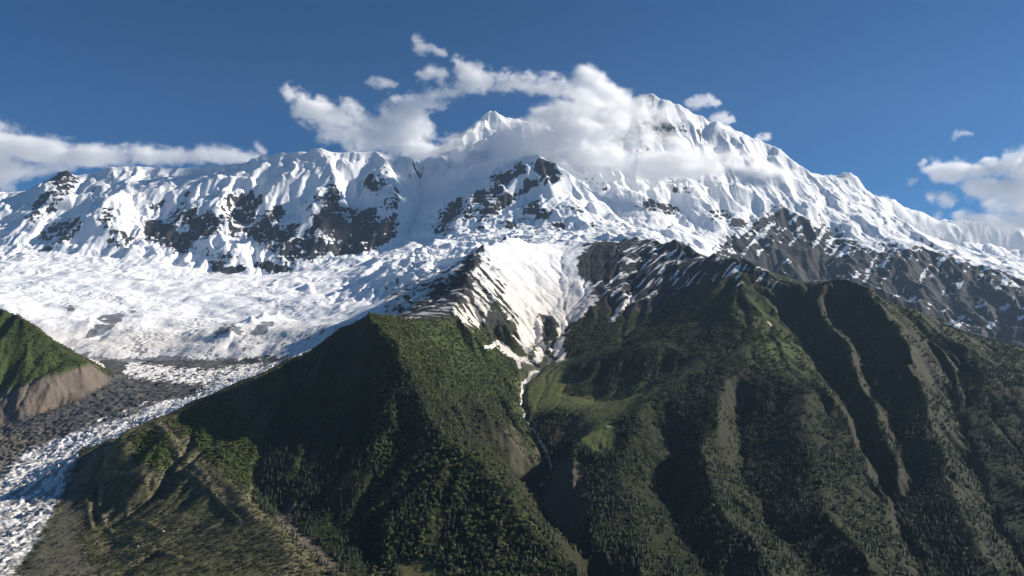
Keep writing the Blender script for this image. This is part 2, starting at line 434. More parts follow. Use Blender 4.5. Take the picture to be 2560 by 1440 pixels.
class Sheet:
    """a carved height grid with smooth sampling"""
    def __init__(s, x0, x1, y0, y1, cell, far, **kw):
        s.x0, s.y0, s.c = x0, y0, cell
        xs = np.arange(x0, x1, cell); ys = np.arange(y0, y1, cell)
        gx, gy = np.meshgrid(xs, ys)
        fl = np.full(gx.size, far, F32)
        d, sl, st = detail(gx.ravel(), gy.ravel(), fl)
        base = samp(Z, gx.ravel(), gy.ravel())
        h0 = (base + d + fbm(gx.ravel() / 420, gy.ravel() / 420, 4, 43) * (6 + 34 * far) * (0.3 + 0.7 * st)).reshape(gx.shape)
        s.h = carve(h0, cell, **kw)
        s.d = (s.h - base.reshape(gx.shape)).astype(F32)
    def __call__(s, x, y):
        ny, nx = s.d.shape
        fx = np.clip((x - s.x0) / s.c, 1, nx - 3.001); fy = np.clip((y - s.y0) / s.c, 1, ny - 3.001)
        i = fx.astype(int); j = fy.astype(int); a = (fx - i).astype(F32); b_ = (fy - j).astype(F32)
        def wts(t): return (-.5 * t + t * t - .5 * t ** 3, 1 - 2.5 * t * t + 1.5 * t ** 3, .5 * t + 2 * t * t - 1.5 * t ** 3, -.5 * t * t + .5 * t ** 3)
        wa, wb = wts(a), wts(b_)
        o = np.zeros(x.shape, F32)
        for q_ in range(4):
            row = np.zeros(x.shape, F32)
            for p_ in range(4): row += wa[p_] * s.d[j + q_ - 1, i + p_ - 1]
            o += wb[q_] * row
        return o

# tessellation: finer rows and columns near the viewer
rowsY = [1350.0]
while rowsY[-1] < 5200: rowsY.append(rowsY[-1] * 1.00235)
while rowsY[-1] < 11600: rowsY.append(rowsY[-1] + 12.4)
while rowsY[-1] < 13800: rowsY.append(rowsY[-1] + 30)
rowsY = np.array(rowsY)
NC = 1000
us = np.linspace(-0.83, 0.83, NC)
GYv = np.repeat(rowsY[:, None], NC, 1)
GXv = us[None, :] * (GYv + 250)
NR = len(rowsY)
X, Y = GXv.ravel(), GYv.ravel()
H = samp(Z, X, Y)
PX0, PY0 = project(X, Y, H)
far = sstep(5000, 6500, Y).astype(F32)
# which land each vertex belongs to (plan-view polygons)
def plan(*pts): return [W(*p)[:2] for p in pts]
ICE_POLY = plan((-900, 960, 5100), (120, 880, 5350), (230, 897, 5200), (285, 945, 4500), (262, 965, 4180), (200, 995, 3950), (100, 1035, 3780), (0, 1066, 3660), (-300, 1130, 3480), (-600, 1700, 1500), (-50, 1560, 1850), (60, 1440, 2150), (130, 1310, 2530), (170, 1230, 2790), (200, 1140, 2980), (300, 1080, 3080), (400, 1030, 3180), (520, 980, 3480), (640, 930, 3800), (760, 895, 4150), (900, 820, 4700), (920, 790, 5200), (860, 780, 6000), (760, 730, 7300), (600, 712, 7600), (300, 700, 7750), (-900, 690, 7700))
wxp = fbm(X / 180, Y / 180, 3, 5) * 60
wyp = fbm(X / 180, Y / 180, 3, 6) * 60
k_ice = softpoly(X + wxp * 0.4, Y + wyp * 0.4, ICE_POLY, 120)
near_sheet = Sheet(-4300, 5100, 1250, 6700, 9.5, 0.0, iters=6, drops=110000, steps=80, k=0.62, cap=5.0, talus=1.3, seed=3)
print('near sheet', round(time.time() - T0, 1))
far_sheet = Sheet(-10400, 10600, 5900, 12600, 18.0, 1.0, iters=5, drops=90000, steps=60, k=0.8, cap=7.0, talus=1.6, seed=4)
fb = sstep(6000, 6500, Y).astype(F32)
det = np.where(Y < 6600, near_sheet(X, Y), 0) * (1 - fb) + np.where(Y > 5950, far_sheet(X, Y), 0) * fb
det = det * sstep(13400, 12300, Y)
det = det + (ridged(X / 800, Y / 800, 5, 39) - 0.75) * 300 * sstep(11900, 12500, Y)
slope0 = np.hypot(samp(SGX, X, Y), samp(SGY, X, Y)); steep0 = np.clip((slope0 - 0.10) / 0.75, 0, 1.25)
print('gullies', round(time.time() - T0, 1))
# glacier: crevasse fields and seracs instead of gullies
ice_warp = fbm(X / 300, Y / 300, 3, 9)
big0 = fbm(X / 240, Y / 240, 3, 51)
crev = ridged(X / 62 + ice_warp * 1.5, Y / 36 + ice_warp, 4, 31)
tongue = sstep(5400, 4600, Y)
GREY = [([(560, 700), (700, 720), (820, 700), (900, 680)], 26), ([(330, 850), (450, 830), (520, 800)], 26), ([(760, 760), (830, 720)], 20), ([(640, 740), (720, 770), (760, 780)], 20), ([(380, 760), (430, 770)], 18), ([(40, 720), (160, 730), (300, 740)], 20)]
gb = np.zeros(X.shape, F32)
for ln, w in GREY:
    gb = np.maximum(gb, sstep(1.3, 0.3, distline(PX0 + big0 * 30, PY0 + big0 * 20, ln) / w))
crev_h = (crev - 0.75) * (5 + 26 * tongue + 22 * gb * (1 - tongue)) + (ridged(X / 33 + ice_warp, Y / 27, 3, 35) - 0.75) * 13 * tongue
det = det * (1 - k_ice) + k_ice * (crev_h + fbm(X / 160, Y / 160, 4, 33) * 14 + fbm(X / 520, Y / 380, 3, 34) * 55 * (1 - tongue))
fine = fbm(X / 34, Y / 34, 3, 41)
rough_amp = np.where(Y > 6000, 4.0, 4.0) * (0.3 + steep0)
mid = sstep(6100, 6700, Y) * sstep(8800, 8000, Y) * sstep(930, 1010, PX0) * sstep(1900, 1700, PX0)
det = det + mid * (ridged(X / 420 + ice_warp * .5, Y / 330, 5, 36, 0.5) - 0.74) * 230
CQ = softpoly(PX0, PY0, [(1190, 640), (1270, 600), (1480, 600), (1460, 690), (1480, 740), (1400, 820), (1340, 810), (1260, 760), (1200, 720)], 60) * (Y > 4300) * (Y < 6600)
det = det * (1 - 0.62 * CQ) + CQ * fbm(X / 210, Y / 210, 3, 40) * 16
BERMS = (([(238, 1205), (216, 1250), (224, 1300), (232, 1325)], 7, 6), ([(255, 1210), (247, 1260), (262, 1310), (280, 1330)], 7, 6), ([(246, 1215), (232, 1260), (240, 1310)], 7, -8), ([(285, 1100), (268, 1130), (258, 1165), (300, 1180), (380, 1200)], 8, 5), ([(318, 1230), (322, 1290), (400, 1320)], 8, 4), ([(400, 1062), (430, 1110), (480, 1160), (560, 1250), (640, 1290)], 12, 5), ([(430, 1150), (520, 1225), (600, 1300)], 6, 6), ([(330, 1350), (420, 1385), (520, 1420)], 9, 4), ([(640, 1100), (655, 1140), (640, 1200), (632, 1250)], 5, -9))
for ln, w_, h_ in BERMS:
    det = det + h_ * np.exp(-(distline(PX0 + big0 * 14, PY0 + big0 * 8, ln) / w_) ** 2) * (Y < 3500)
H = H + det + fine * rough_amp
H2 = H.reshape(NR, NC)
# surface normals of the finished land
Xg, Yg = GXv, GYv
dXc = np.gradient(Xg, axis=1); dZc = np.gradient(H2, axis=1)
zx = dZc / dXc
zr = np.gradient(H2, axis=0); xr = np.gradient(Xg, axis=0); yr = np.gradient(Yg, axis=0)
zy = (zr - zx * xr) / yr
slope = np.sqrt(zx**2 + zy**2).ravel().astype(F32)
zx, zy = zx.ravel().astype(F32), zy.ravel().astype(F32)
curv = (H2 - blur(H2, 4)).ravel().astype(F32)
PX, PY = project(X, Y, H)
PX, PY = PX.astype(F32), PY.astype(F32)
print('heights', round(time.time() - T0, 1))

# ------------------------------------------------------------------ what covers the land: snow, ice, rock, grass
n_a = fbm(X / 240, Y / 240, 5, 51)
n_b = fbm(X / 60, Y / 60, 4, 52)
n_c = fbm(X / 900, Y / 900, 3, 53)
strata = fbm((X + 0.6 * Y) / 260, H / 26.0, 4, 54)        # thin tilted rock bands

def blobs(lst):
    s = np.zeros(X.shape, F32)
    wx = PX + n_b * 26; wy = PY + n_a * 16
    for (bx, by, rx, ry, w, ang) in lst:
        c, si = math.cos(math.radians(ang)), math.sin(math.radians(ang))
        dx, dy = wx - bx, wy - by
        d = ((dx * c + dy * si) / rx) ** 2 + ((-dx * si + dy * c) / ry) ** 2
        s = np.maximum(s, w * np.clip(1.45 - d * 0.6, 0, 1))
    return s

ROCK_FAR = [(160, 450, 26, 30, 1, 0), (110, 520, 45, 26, .55, -50), (140, 590, 70, 22, .65, -35), (250, 470, 40, 14, .3, 0), (270, 545, 16, 22, .6, 0), (395, 575, 32, 24, 1, 0), (440, 600, 42, 28, .85, 20),
    (500, 565, 50, 28, .8, -10), (575, 520, 26, 36, .45, 0), (640, 550, 62, 34, .75, 0), (700, 590, 62, 26, .8, 0), (740, 625, 62, 26, .85, 0), (832, 495, 16, 42, .8, 0), (840, 555, 50, 36, 1, 0),
    (925, 570, 50, 38, 1, 0), (890, 612, 62, 20, .95, -10), (570, 672, 34, 11, 1, 0), (665, 663, 17, 8, 1, 0), (700, 672, 22, 9, .9, 0), (550, 640, 30, 18, .6, 0), (600, 600, 26, 36, .4, 0), (940, 460, 24, 24, .55, 50), (420, 520, 50, 20, .35, -20),
    (1285, 430, 34, 13, 1, -35), (1362, 420, 24, 18, 1, 30), (1380, 440, 16, 20, .9, 0), (1240, 470, 42, 16, .85, -50), (1190, 510, 42, 18, .9, -50), (1130, 530, 36, 16, 1, -55), (1250, 510, 42, 13, .95, -25), (1330, 520, 20, 13, .85, -20),
    (1362, 535, 17, 12, .95, -20), (1110, 572, 20, 14, .75, 0), (1390, 572, 15, 10, .9, 0), (1645, 520, 50, 13, .8, 10), (1560, 560, 26, 9, .45, 0), (1500, 460, 30, 10, .4, 30), (1640, 330, 60, 30, .35, 0), (1600, 350, 30, 40, .4, 0), (1810, 545, 40, 12, .5, 20),
    (300, 600, 30, 20, .5, 0), (470, 540, 60, 18, .6, -15), (620, 500, 40, 16, .55, 0), (780, 590, 40, 24, .75, 0), (800, 520, 24, 30, .6, 0), (980, 500, 16, 30, .5, 40), (1320, 470, 30, 10, .6, -30), (1210, 560, 40, 12, .6, -40), (1290, 560, 26, 10, .7, -20), (1440, 520, 26, 8, .5, 30), (1480, 560, 20, 8, .5, 20), (1700, 470, 30, 12, .45, 20), (1540, 330, 30, 14, .5, 30), (1720, 330, 40, 10, .4, 35), (265, 810, 46, 13, 1, -32), (175, 770, 12, 6, .9, 0), (330, 775, 7, 5, .9, 0), (655, 822, 32, 9, 1, -28), (570, 848, 26, 32, 1, 30), (610, 855, 40, 20, .75, 45), (545, 872, 30, 14, .9, 0)]
rk = blobs(ROCK_FAR) * (Y > 4700)
# the right-hand wall: bare rock low down, snow streaks higher up
wall_line_x = np.array([1500, 1790, 1850, 1960, 2080, 2200, 2290, 2400, 2560, 3000])
wall_line_y = np.array([900, 595, 550, 508, 572, 588, 600, 630, 690, 785])
below = PY - np.interp(PX, wall_line_x, wall_line_y)
wallm = ((PX > 1780) & (Y > 6500) & (Y < 10600)) * np.clip(0.52 + below / 150 + sstep(2050, 2500, PX) * 0.15, 0, 1.15)
wallm = wallm * sstep(-35, 25, below)
diag = fbm((X + 0.35 * H) / 520, (H - 0.75 * X) / 85.0, 4, 58)
fluting = fbm(X / 22, (H + 0.4 * Y) / 130.0, 3, 56)            # thin vertical chutes of snow
rock_far = 0.34 * (slope - 1.2) + rk * (0.96 + 0.5 * (PY > 655)) + wallm * (0.86 + 0.9 * diag) + n_a * 0.40 + strata * (0.32 + 0.45 * rk) * (1 - 0.6 * np.clip(wallm, 0, 1)) + n_b * (0.32 + 0.25 * rk + 0.2 * wallm) + n_a * 0.5 * rk + fluting * (0.16 + 0.35 * rk) - 0.33
snow_far = 0.5 - (rock_far - 0.28) * 1.6
snow_far = np.where((Y > 11750) | ((Y > 10300) & (PX > 2200)), np.maximum(snow_far, 0.60 + 0.5 * n_a), snow_far)

# near snow: cirque and the crests around it (traced outlines, frayed by the noise)
fpx, fpy = PX + n_b * 26 + n_a * 18, PY + n_b * 20 + n_a * 26
CIRQUE = [(1140, 800), (1165, 720), (1175, 640), (1210, 600), (1270, 585), (1560, 570), (1620, 585), (1500, 600), (1455, 640), (1445, 690), (1490, 715), (1475, 760), (1430, 800), (1405, 835), (1408, 888), (1375, 880), (1392, 850), (1385, 805), (1345, 800), (1350, 850), (1320, 900), (1300, 905), (1290, 860), (1275, 800), (1230, 800), (1190, 830)]
c1 = softpoly(fpx, fpy, CIRQUE, 70)
OUTER = [(840, 800), (930, 700), (1060, 600), (1200, 580), (1210, 615), (1190, 660), (1160, 740), (1120, 775), (1040, 800), (960, 815)]
c2 = softpoly(fpx, fpy, OUTER, 60) * (Y > 3900)
streakR = fbm((X * 0.75 + Y * 0.66) / 240, (Y * 0.75 - X * 0.66) / 36, 4, 57)   # ribs of snow lying in tilted strata
streakL = fbm((X * 0.7 - Y * 0.7) / 230, (Y * 0.7 + X * 0.7) / 40, 4, 59)
RIGHTW = [(1440, 600), (1600, 575), (1780, 630), (1780, 690), (1640, 760), (1560, 770), (1470, 740), (1450, 680)]
c3 = softpoly(fpx, fpy, RIGHTW, 60)
CREST = [(1740, 620), (1860, 640), (1990, 700), (1985, 740), (1900, 720), (1780, 700)]
c4 = softpoly(fpx, fpy, CREST, 40)
facing_left = np.clip((zx * 0.8 + 0.2 * zy), -1.5, 1.5)
snow_near = c1 * 1.25 - 0.10 - np.clip(slope - 0.75, 0, 1) * 0.30 + (streakR * 0.12 + n_b * 0.12) * np.clip(c1 * 3, 0, 1)
snow_near = np.maximum(snow_near, (c2 * 0.66 - np.clip(slope - 0.7, 0, 1) * 0.12 + streakL * 0.8 + n_a * 0.35 + n_b * 0.2) * np.clip(c2 * 3, 0, 1))
snow_near = np.maximum(snow_near, (c3 * 0.42 + streakR * 0.85 - 0.05) * np.clip(c3 * 3, 0, 1))
snow_near = np.maximum(snow_near, (c4 * 0.36 + streakR * 0.75 + n_a * 0.2) * np.clip(c4 * 3, 0, 1))
rk_near = blobs([(1190, 690, 30, 60, .5, 30), (1260, 700, 16, 40, .5, 10), (1220, 760, 40, 26, .35, 45), (1365, 815, 22, 22, 1, 0), (1360, 850, 14, 22, .7, 0), (1240, 800, 40, 20, .5, 30), (1390, 700, 5, 22, .5, 20), (1430, 735, 4, 20, .5, 20), (1500, 650, 40, 40, .6, 0)])
snow_near = snow_near - rk_near * 0.75
LEFTW = softpoly(fpx, fpy, [(1135, 810), (1160, 720), (1185, 640), (1215, 640), (1262, 700), (1285, 790), (1310, 880), (1230, 835)], 40)
snow_near = snow_near * (1 - LEFTW) + LEFTW * np.minimum(snow_near, 0.56 + streakL * 0.95 + n_b * 0.35)
DARKF = softpoly(fpx, fpy, [(965, 800), (1050, 735), (1120, 680), (1185, 635), (1195, 670), (1165, 750), (1125, 800)], 36) * (Y > 3700) * (Y < 5700)
snow_near = snow_near * (1 - DARKF) + DARKF * (0.36 + streakL * 0.75 + n_a * 0.3)
# thin avalanche tongues
TONGUES = [([(1530, 800), (1548, 775), (1580, 745)], 5), ([(1250, 860), (1290, 895), (1296, 915)], 8), ([(1350, 800), (1345, 840), (1355, 872), (1340, 900)], 9), ([(1215, 870), (1240, 862)], 6), ([(1925, 800), (1932, 808)], 3), ([(1393, 872), (1402, 885)], 12)]
for ln, w in TONGUES:
    d = distline(PX + n_b * 22, PY + n_a * 14, ln)
    snow_near = np.maximum(snow_near, (1.0 - d / (w * 2.0) + n_b * 0.4) * (Y < 5600) * (Y > 3300))
nearland = (Y < 6700) & ~((PX < 960) & (Y > 4900))
bl = sstep(6300, 6900, Y)
snow = np.where((PX < 960) & (Y > 4700), snow_far, snow_near * (1 - bl) + snow_far * bl)
snow = np.where((Y < 6000) & (Y > 4700) & (PX < 960) & (slope < 0.9), np.maximum(snow, 0.7 + n_a * 0.4 - rk * 1.1), snow)

# ice colours on the tongue
WHITE_ICE = [(700, 920), (600, 955), (500, 1000), (400, 1035), (300, 1075), (210, 1110), (120, 1150), (60, 1230), (40, 1330), (0, 1440), (-120, 1600)]
dW = distline(PX + n_b * 20, PY + n_a * 20, WHITE_ICE)
wwid = np.interp(PY, [900, 1000, 1080, 1150, 1300, 1440], [14, 26, 38, 70, 110, 120])
whiteband = sstep(1.15, 0.65, dW / wwid)
upper = sstep(905, 885, PY + n_a * 16)
midwhite = sstep(0.75, 0.3, distline(PX + n_a * 25, PY + n_b * 12, [(330, 925), (420, 935), (520, 945), (640, 925)]) / 42) * 0.9
ribbon = sstep(1, 0.4, distline(PX, PY + n_b * 8, [(390, 1005), (300, 1030), (230, 1060), (180, 1085)]) / 8) * 0.7
icew = np.clip(np.maximum(np.maximum(whiteband, upper), np.maximum(midwhite, ribbon)), 0, 1)
isice = k_ice * (Y < 5500)
flow = fbm(X / 34 + ice_warp, Y / 260, 4, 37)
icefield = icew * np.where(upper > .5, .9, np.interp(PY, [920, 1080, 1250], [.85, .72, .62])) + (crev - 0.78) * 0.9 + n_b * 0.3 + fbm(X / 15, Y / 13, 3, 38) * 0.5 + flow * 0.75 - 0.13 * (1 - upper)
snow = np.where(isice > 0.5, icefield, snow)
# crevassed grey bands in the upper basin
basin = (k_ice > 0.5) & (Y >= 5200)
snow = np.where(basin, snow - (0.12 + gb) * np.clip(0.30 + (0.88 - crev) * 2.8, 0, 0.75), snow)

def mixc(c, m, col):
    m = np.clip(m, 0, 1)[:, None]
    return c * (1 - m) + np.array(col, F32)[None, :] * m

# ground colours (turf on the sunlit slopes is painted brighter)
g = np.zeros((len(X), 3), F32) + np.array((0.044, 0.056, 0.018), F32)          # dry alpine turf
g = mixc(g, sstep(-0.1, 0.5, n_a) * 0.7, (0.066, 0.066, 0.030))
g = mixc(g, sstep(0.1, 0.5, n_b) * 0.5, (0.040, 0.052, 0.018))
g = mixc(g, sstep(1.05, 1.6, slope) * 0.7, (0.060, 0.056, 0.032))             # bare earth on the steep banks
rockc = mixc(np.zeros_like(g) + np.array((0.036, 0.037, 0.040), F32), sstep(-0.3, 0.4, strata), (0.066, 0.066, 0.068))
hi = sstep(420, 640, H - 130 * n_a)
g = g * (1 - hi[:, None]) + rockc * hi[:, None]
fl = (sstep(5200, 6200, Y))[:, None]
g = g * (1 - fl) + rockc * fl
rw = (sstep(0.2, 0.6, c3 + c2 + rk_near))[:, None]
g = g * (1 - rw) + rockc * rw
def pol(poly, soft=40): return softpoly(PX + n_b * 18, PY + n_a * 14, poly, soft)
# green turf and meadows; slopes in the sun painted a brighter green
g = mixc(g, pol([(960, 800), (1110, 810), (1250, 870), (1300, 950), (1300, 1050), (1200, 1000), (1080, 960), (1000, 880)]) * (Y < 4600) * 0.85, (0.065, 0.095, 0.022))  # sunlit face of the spur, its light put into the green
g = mixc(g, pol([(1330, 900), (1400, 890), (1500, 960), (1640, 950), (1600, 1000), (1500, 1045), (1400, 1020), (1310, 1020), (1280, 960)]) * (Y < 4600) * 0.85, (0.130, 0.145, 0.048))
g = mixc(g, pol([(1440, 1090), (1520, 1050), (1545, 1070), (1520, 1140), (1460, 1120)], 20) * (Y < 3600) * 0.9, (0.125, 0.150, 0.045))
g = mixc(g, pol([(1860, 780), (1920, 760), (2030, 900), (2080, 980), (1980, 930), (1880, 900)], 70) * (Y < 4600) * 0.85, (0.100, 0.135, 0.030))  # sunlit side of the right ridge, painted brighter
g = mixc(g, pol([(1000, 1400), (1060, 1395), (1110, 1425), (1120, 1470), (1000, 1470)], 16) * (Y < 2300) * 0.9, (0.130, 0.130, 0.050))
g = mixc(g, pol([(-400, 600), (0, 760), (120, 840), (220, 905), (190, 925), (100, 945), (0, 985), (-400, 1080)], 30) * (Y > 3500) * (Y < 5000) * 0.9, (0.062, 0.092, 0.022))
g = mixc(g, sstep(0.15, 0.5, n_a) * pol([(0, 800), (120, 860), (180, 900), (60, 900)], 30) * (Y < 5000) * 0.8, (0.085, 0.065, 0.045))
# moraine wall of the left hill and its brown debris
g = mixc(g, pol([(-400, 1085), (0, 985), (140, 938), (225, 905), (290, 950), (260, 968), (200, 1000), (0, 1072), (-400, 1160)], 12) * (Y > 3300) * (Y < 5000), (0.20, 0.165, 0.135))
moraine_wall = pol([(-400, 1085), (0, 985), (140, 938), (225, 905), (290, 950), (260, 968), (200, 1000), (0, 1072), (-400, 1160)], 12) * (Y > 3300) * (Y < 5000)
# left hillside above the glacier: gravel bank, green scrub pockets, tan ribs
MH = [(200, 1140), (290, 1095), (400, 1040), (560, 980), (700, 910), (700, 1000), (650, 1100), (660, 1150), (640, 1245), (870, 1440), (1000, 1640), (-50, 1640), (60, 1440)]
mh = pol(MH, 20) * (Y < 3500)
g = mixc(g, mh * 0.9, (0.110, 0.105, 0.056))
g = mixc(g, mh * sstep(0.0, 0.35, n_b + 0.5 * n_a) * 0.7, (0.185, 0.160, 0.105))
g = mixc(g, pol([(330, 1090), (400, 1070), (450, 1130), (400, 1180), (340, 1140)], 14) * mh, (0.060, 0.088, 0.022))
g = mixc(g, pol([(420, 1050), (560, 1000), (640, 1060), (655, 1150), (640, 1220), (600, 1220), (520, 1140), (440, 1070)], 22) * mh, (0.056, 0.080, 0.024))
g = mixc(g, pol([(640, 940), (700, 920), (705, 980), (670, 1020), (620, 990)], 20) * mh, (0.085, 0.082, 0.036))
g = mixc(g, pol([(60, 1440), (95, 1370), (130, 1310), (170, 1230), (210, 1140), (300, 1080), (290, 1110), (240, 1150), (200, 1250), (190, 1340), (240, 1440), (200, 1640), (-50, 1640)], 18) * (Y < 3300) * (0.55 + 0.45 * sstep(-0.3, 0.3, n_b + n_a)), (0.120, 0.112, 0.088))
for ln, w in (([(235, 1215), (218, 1260), (228, 1310)], 6), ([(252, 1220), (250, 1270), (275, 1320)], 6), ([(270, 1110), (262, 1160), (300, 1180), (380, 1200)], 6), ([(320, 1240), (320, 1290), (400, 1320)], 5), ([(480, 1225), (520, 1260)], 4), ([(450, 1200), (500, 1230)], 4), ([(400, 1062), (430, 1110), (480, 1160), (560, 1250), (640, 1290)], 12), ([(240, 1130), (228, 1160)], 4)):
    g = mixc(g, sstep(1.6, 0.6, distline(PX + n_b * 14, PY + n_a * 10, ln) / (w * 0.6)) * mh * 0.7 * sstep(-0.35, 0.1, n_b), (0.24, 0.21, 0.15))
for ln, w in (([(715, 1128), (735, 1145), (775, 1165), (820, 1185)], 2.2), ([(660, 1200), (700, 1165), (735, 1140), (790, 1100)], 2.2), ([(730, 1240), (770, 1185), (800, 1120)], 2.2), ([(630, 1090), (655, 1140), (660, 1160), (635, 1210), (630, 1250)], 5)):
    g = mixc(g, sstep(2.0, 0.5, distline(PX, PY, ln) / w) * (Y < 3500) * 0.8, (0.12, 0.115, 0.075))
g = mixc(g, pol([(725, 1240), (745, 1260), (735, 1300), (780, 1350), (870, 1440), (820, 1420), (690, 1300)], 14) * (Y < 3000) * 0.9, (0.145, 0.115, 0.100))
# gorge wall, scarp under the bench, scree banks
g = mixc(g, pol([(1390, 1150), (1425, 1140), (1465, 1200), (1470, 1280), (1440, 1370), (1390, 1330), (1350, 1260)], 14) * (Y < 3200) * 0.95, (0.105, 0.088, 0.070))
g = mixc(g, pol([(1330, 1035), (1400, 1040), (1490, 1050), (1440, 1095), (1380, 1110), (1340, 1070)], 12) * (Y < 3700) * 0.8, (0.14, 0.12, 0.09))
g = mixc(g, pol([(1240, 1080), (1280, 1060), (1340, 1080), (1375, 1150), (1330, 1200), (1270, 1160)], 20) * sstep(-0.1, 0.2, n_b) * (Y < 3500) * 0.7, (0.15, 0.135, 0.10))
g = mixc(g, pol([(1300, 870), (1350, 890), (1390, 900), (1330, 960), (1310, 930)], 16) * (Y < 4700) * 0.8, (0.10, 0.095, 0.075))
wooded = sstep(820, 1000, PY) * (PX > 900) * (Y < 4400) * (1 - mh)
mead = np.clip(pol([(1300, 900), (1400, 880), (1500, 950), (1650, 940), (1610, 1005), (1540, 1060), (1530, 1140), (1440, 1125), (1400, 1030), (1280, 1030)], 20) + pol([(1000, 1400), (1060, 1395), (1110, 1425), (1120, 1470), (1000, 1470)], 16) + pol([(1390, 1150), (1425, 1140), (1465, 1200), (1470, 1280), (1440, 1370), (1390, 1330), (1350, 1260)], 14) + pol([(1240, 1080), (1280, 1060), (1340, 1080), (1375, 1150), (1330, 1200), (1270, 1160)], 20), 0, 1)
g = g * (0.70 + 0.22 * mh - 0.28 * wooded * (1 - mead) - 0.16 * (1 - wooded) * (PX > 1400) * (Y < 5400))[:, None]  # moraine hillside lighter, wooded ground and right slope darker
# debris on the ice and dark ice ridges
deb = mixc(np.zeros_like(g) + np.array((0.060, 0.062, 0.066), F32), sstep(-0.2, 0.3, n_b), (0.10, 0.098, 0.092))
deb = mixc(deb, sstep(1060, 1100, PY + n_a * 20) * (1 - whiteband), (0.125, 0.112, 0.092))
deb = mixc(deb, whiteband * 0.85, (0.33, 0.33, 0.325))
ki = (sstep(0.3, 0.7, isice + n_b * 0.3))[:, None] * (Y < 5600)[:, None]
g = g * (1 - ki) + deb * ki
uppr = ((Y >= 5000) & (PX < 960))[:, None]
g = np.where(uppr & basin[:, None], mixc(g, np.ones(len(X)) * 0.9, (0.20, 0.215, 0.24)), g)

# dust on the low snow
dirt = sstep(900, 100, H + 150 * n_a) * 0.8
dirt = np.where(Y > 7400, 0, dirt) * np.where((Y > 5200) & (PX < 960), sstep(760, 900, PY), 1)
dirt = np.clip(dirt * (1 - isice) + isice * (1 - upper) * (0.35 + 0.6 * np.clip(flow, 0, 1)) + isice * upper * 0.4, 0, 1).astype(F32)
print('cover', round(time.time() - T0, 1))

# ------------------------------------------------------------------ materials
def new_mat(name):
    m = bpy.data.materials.new(name); m.use_nodes = True
    m.node_tree.nodes.clear()
    return m, m.node_tree.nodes, m.node_tree.links

def land_material():
    m, n, l = new_mat('land')
    out = n.new('ShaderNodeOutputMaterial'); bs = n.new('ShaderNodeBsdfPrincipled')
    col = n.new('ShaderNodeAttribute'); col.attribute_name = 'ground_colour'
    sn = n.new('ShaderNodeAttribute'); sn.attribute_name = 'snow'
    dr = n.new('ShaderNodeAttribute'); dr.attribute_name = 'dust'
    geo = n.new('ShaderNodeNewGeometry')
    def noise(scale, det, rough=0.6):
        t = n.new('ShaderNodeTexNoise'); t.inputs['Scale'].default_value = scale; t.inputs['Detail'].default_value = det
        t.inputs['Roughness'].default_value = rough; l.new(geo.outputs['Position'], t.inputs['Vector']); return t
    def math_(op, a, b, c=None):
        t = n.new('ShaderNodeMath'); t.operation = op
        for i, v in enumerate((a, b, c)):
            if v is None: continue
            if isinstance(v, (int, float)): t.inputs[i].default_value = v
            else: l.new(v, t.inputs[i])
        return t.outputs[0]
    n1 = noise(0.035, 6, 0.65); n2 = noise(0.14, 5, 0.6)
    # snow edge broken up below the vertex spacing
    s = math_('ADD', sn.outputs['Fac'], math_('MULTIPLY', math_('SUBTRACT', n1.outputs['Fac'], 0.5), 0.55))
    mr = n.new('ShaderNodeMapRange'); mr.interpolation_type = 'SMOOTHSTEP'
    mr.inputs['From Min'].default_value = 0.42; mr.inputs['From Max'].default_value = 0.60
    l.new(s, mr.inputs['Value'])
    # snow tint
    cs = n.new('ShaderNodeMix'); cs.data_type = 'RGBA'
    cs.inputs[6].default_value = (0.86, 0.87, 0.89, 1); cs.inputs[7].default_value = (0.66, 0.60, 0.53, 1)
    l.new(dr.outputs['Fac'], cs.inputs[0])
    # ground grain
    gm = n.new('ShaderNodeMapRange'); gm.inputs['To Min'].default_value = 0.62; gm.inputs['To Max'].default_value = 1.38
    gm.inputs['From Min'].default_value = 0.3; gm.inputs['From Max'].default_value = 0.7
    l.new(n2.outputs['Fac'], gm.inputs['Value'])
    gc = n.new('ShaderNodeVectorMath'); gc.operation = 'SCALE'
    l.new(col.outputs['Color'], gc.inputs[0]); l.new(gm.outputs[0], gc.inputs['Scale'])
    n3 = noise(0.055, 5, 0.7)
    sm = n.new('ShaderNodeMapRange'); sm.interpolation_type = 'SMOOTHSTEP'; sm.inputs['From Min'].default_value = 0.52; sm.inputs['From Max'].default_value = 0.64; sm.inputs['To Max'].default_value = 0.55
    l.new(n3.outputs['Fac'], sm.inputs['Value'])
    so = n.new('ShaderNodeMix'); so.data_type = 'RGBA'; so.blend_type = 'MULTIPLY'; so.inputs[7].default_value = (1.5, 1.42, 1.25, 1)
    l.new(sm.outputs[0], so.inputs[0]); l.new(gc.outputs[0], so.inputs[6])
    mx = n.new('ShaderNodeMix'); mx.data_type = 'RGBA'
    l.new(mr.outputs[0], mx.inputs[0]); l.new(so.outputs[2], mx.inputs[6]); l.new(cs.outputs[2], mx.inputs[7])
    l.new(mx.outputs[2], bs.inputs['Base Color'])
    bs.inputs['Roughness'].default_value = 0.85
    bs.inputs['Specular IOR Level'].default_value = 0.15
    b1 = n.new('ShaderNodeBump'); b1.inputs['Distance'].default_value = 10.0; b1.inputs['Strength'].default_value = 0.2
    l.new(n1.outputs['Fac'], b1.inputs['Height'])
    l.new(b1.outputs[0], bs.inputs['Normal'])
    l.new(bs.outputs[0], out.inputs['Surface'])
    return m
LAND = land_material()

